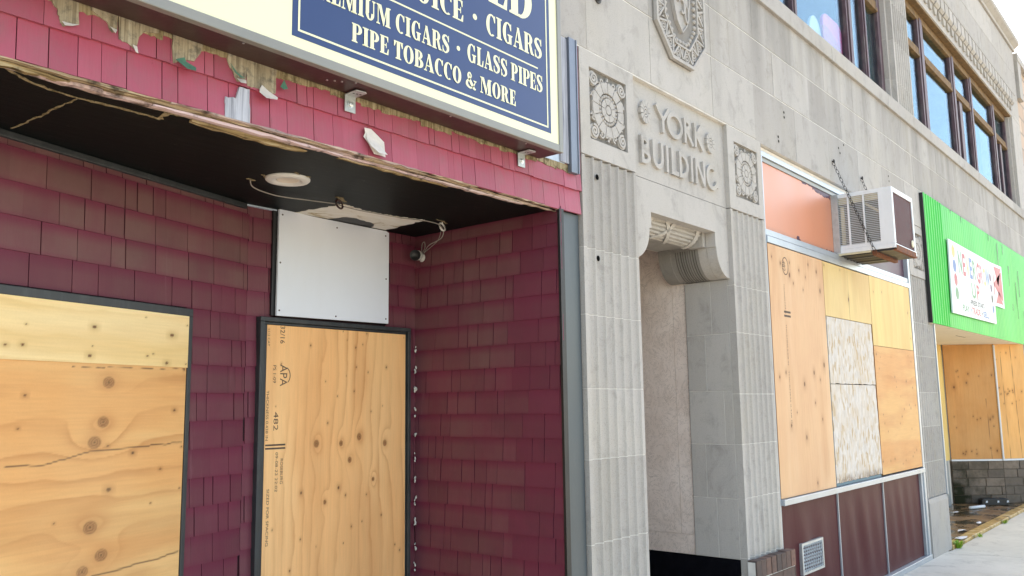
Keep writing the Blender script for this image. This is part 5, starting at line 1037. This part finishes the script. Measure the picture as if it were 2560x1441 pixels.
for x, z, c, q in ((11.073,3.327,'yellow',.075),(11.083,3.152,'blue',.075),(11.094,2.988,'red',.075),(11.104,2.823,'green',.075),(13.025,3.214,'plum',.055),(13.035,3.07,'plum',.055),(13.045,2.926,'black',.055),(13.056,2.782,'blue',.055)):
    mb = MB(); [mb.xz(arc(x, z, q, q, q*.78, q*.78, a, a+179, 14), -.0668, -.0661) for a in (0, 180)]
    if c != 'yellow': mb.xz(rib([(x-q*.4, z-q*.4), (x+q*.4, z+q*.4)], .02), -.0667, -.0661)
    mb.xz(q_arc(x, z, q*.76, q*.76, 0, 345, 20), -.0664, -.0661); mb.build('button_mark', MT['sign '+c], ps)
xp = thing('poster', 'small red poster with a white diagonal cross beside the hand-painted sign', 'poster', (13.2, -.1, 2.83))
mb = MB(); mb.xz([(13.292,3.452),(13.919,3.468),(13.898,2.856),(13.282,2.852)], -.053, -.047); mb.build('card', MT['white paint'], xp)
mb = MB(); cx, cz = 13.595, 3.157
for tri in ([(13.364,3.414),(13.826,3.424),(cx,3.145)], [(13.354,2.9),(13.826,2.903),(cx,3.085)], [(13.338,3.378),(13.328,2.936),(13.205,cz)], [(13.857,3.388),(13.852,2.936),(13.265,cz)]): mb.xz(tri, -.0536, -.0528)
mb.build('red_field', MT['sign red'], xp)

# ================================================================== litter, weeds, far building
lc = thing('black_case', 'battered black case lying against the block wall in the recessed entry', 'case', (14.42, .44, .03))
mb = MB(); mb.frame((14.30,.60,.03), Vector((.60,-.70,0)).normalized(), (0,0,1), Vector((-.7,-.6,0)).normalized(), [(0,0),(.40,0),(.40,.085),(.36,.10),(.04,.10),(0,.085)], .0, .12); mb.build('body', MT['black plastic'], lc, bevel=.01)
mb = MB(); d_ = Vector((.60,-.70,0)).normalized(); n_ = Vector((-.7,-.6,0)).normalized()
for s_ in (.05, .22, .36): c = Vector((14.30,.60,.09))+d_*s_+n_*.1205; mb.frame(c, d_, (0,0,1), n_, [(0,-.02),(.03,-.015),(.028,.012),(.004,.01)], 0, .004)
mb.build('label', MT['white paint'], lc)
mb = MB(); mb.tube([(13.62,.56,.055),(13.92,.44,.055)], .022, 12); tag(mb.build('paper_roll', MT['white paint'], smooth=True), 'white rolled paper lying on the wet entry tiles', 'litter', 'litter in the entry')
for k, (x, y, s_, a, lb) in enumerate(((13.1,.62,.10,.4,'white paper scrap furthest back on the wet tiles'), (11.35,.16,.11,.9,'white paper scrap on the tiles near the far pilaster'), (12.15,.14,.07,.2,'small white scrap right beside the yellow edge stones'), (10.72,.03,.16,.3,'flattened white bag on the edge stones beside the far pilaster'))):
    mb = MB(); q = random.Random(k); P = [(x+s_*q.uniform(.6,1.1)*math.cos(2*PI*i/7+a)*1.3, y+s_*.45*q.uniform(.6,1.1)*math.sin(2*PI*i/7+a)) for i in range(7)]
    V = [(px, py, .036+q.uniform(0, .016)) for px, py in P]+[(x, y, .055)]; mb.add(V, [(i, (i+1)%7, 7) for i in range(7)]); tag(mb.build('paper_scrap', MT['white paint']), lb, 'litter', 'litter in the entry')
def weed(x, y, z, n, h, seed, label):
    q = random.Random(seed); mb = MB()
    for i in range(n):
        a = q.uniform(0, 2*PI); R0 = q.uniform(0, .05); L = h*q.uniform(.5, 1.1); sp = q.uniform(.2, 1.0)*L; b = Vector((x+R0*math.cos(a), y+R0*.6*math.sin(a), z)); d = Vector((math.cos(a), math.sin(a), 0)); s_ = d.cross(Vector((0,0,1)))*q.uniform(.004,.010)*(h/.1)
        P = [b+d*(sp*k)+Vector((0,0,1))*(L*(1.5*k-.7*k*k)) for k in (0, .35, .7, 1.0)]; W = (.5, 1.0, .9, .05); V = []
        for p_, w_ in zip(P, W): V += [p_-s_*w_, p_+s_*w_]
        mb.add(V, [(2*k, 2*k+1, 2*k+3, 2*k+2) for k in range(3)], (q.random(), .5, 0))
    tag(mb.build('weed_tuft', MT['leaf']), label, 'weed', 'weeds at the shop entry')
weed(10.27, -.05, .0, 70, .09, 1, 'bright green weed tuft at the foot of the far pilaster'); weed(12.6, -.06, .0, 30, .06, 2, 'small weed tuft in the pavement joint along the entry edge'); weed(14.60, .34, .03, 60, .07, 3, 'low green weeds along the block wall corner'); weed(14.95, .04, .03, 60, .07, 4, 'low green weeds along the street end of the block wall'); weed(11.2, -.06, .0, 18, .05, 5, 'tiny weed in the pavement joint nearest the far pilaster')
nb = thing('brick_building', 'tan brick building beyond the end of the limestone building', 'building', (20, 2, 0))
mb = MB(); mb.box(17.09, 60, .02, 9, 0, 7.6); mb.build('wall', MT['far brick'], nb); mb = MB(); mb.box(17.09, 60, -.06, .35, 7.6, 7.74); mb.box(17.09, 17.4, -.05, .02, 6.9, 7.6); mb.build('coping', MT['stone'], nb)
for x in (19.0, 22.5, 26.0):
    for z0, z1 in ((1.0, 2.9), (4.7, 6.3)):
        mb = MB(); ring(mb, (0,0,0), (1,0,0), (0,0,1), (0,-1,0), x, x+1.8, z0, z1, .07, .07, .07, .1, -.02, .03); fr = mb.build('window_frame', MT['window paint'], nb)
        mb = MB(); mb.box(x+.06, x+1.74, .008, .018, z0+.09, z1-.06); mb.build('pane', MT['mauve film'], fr)
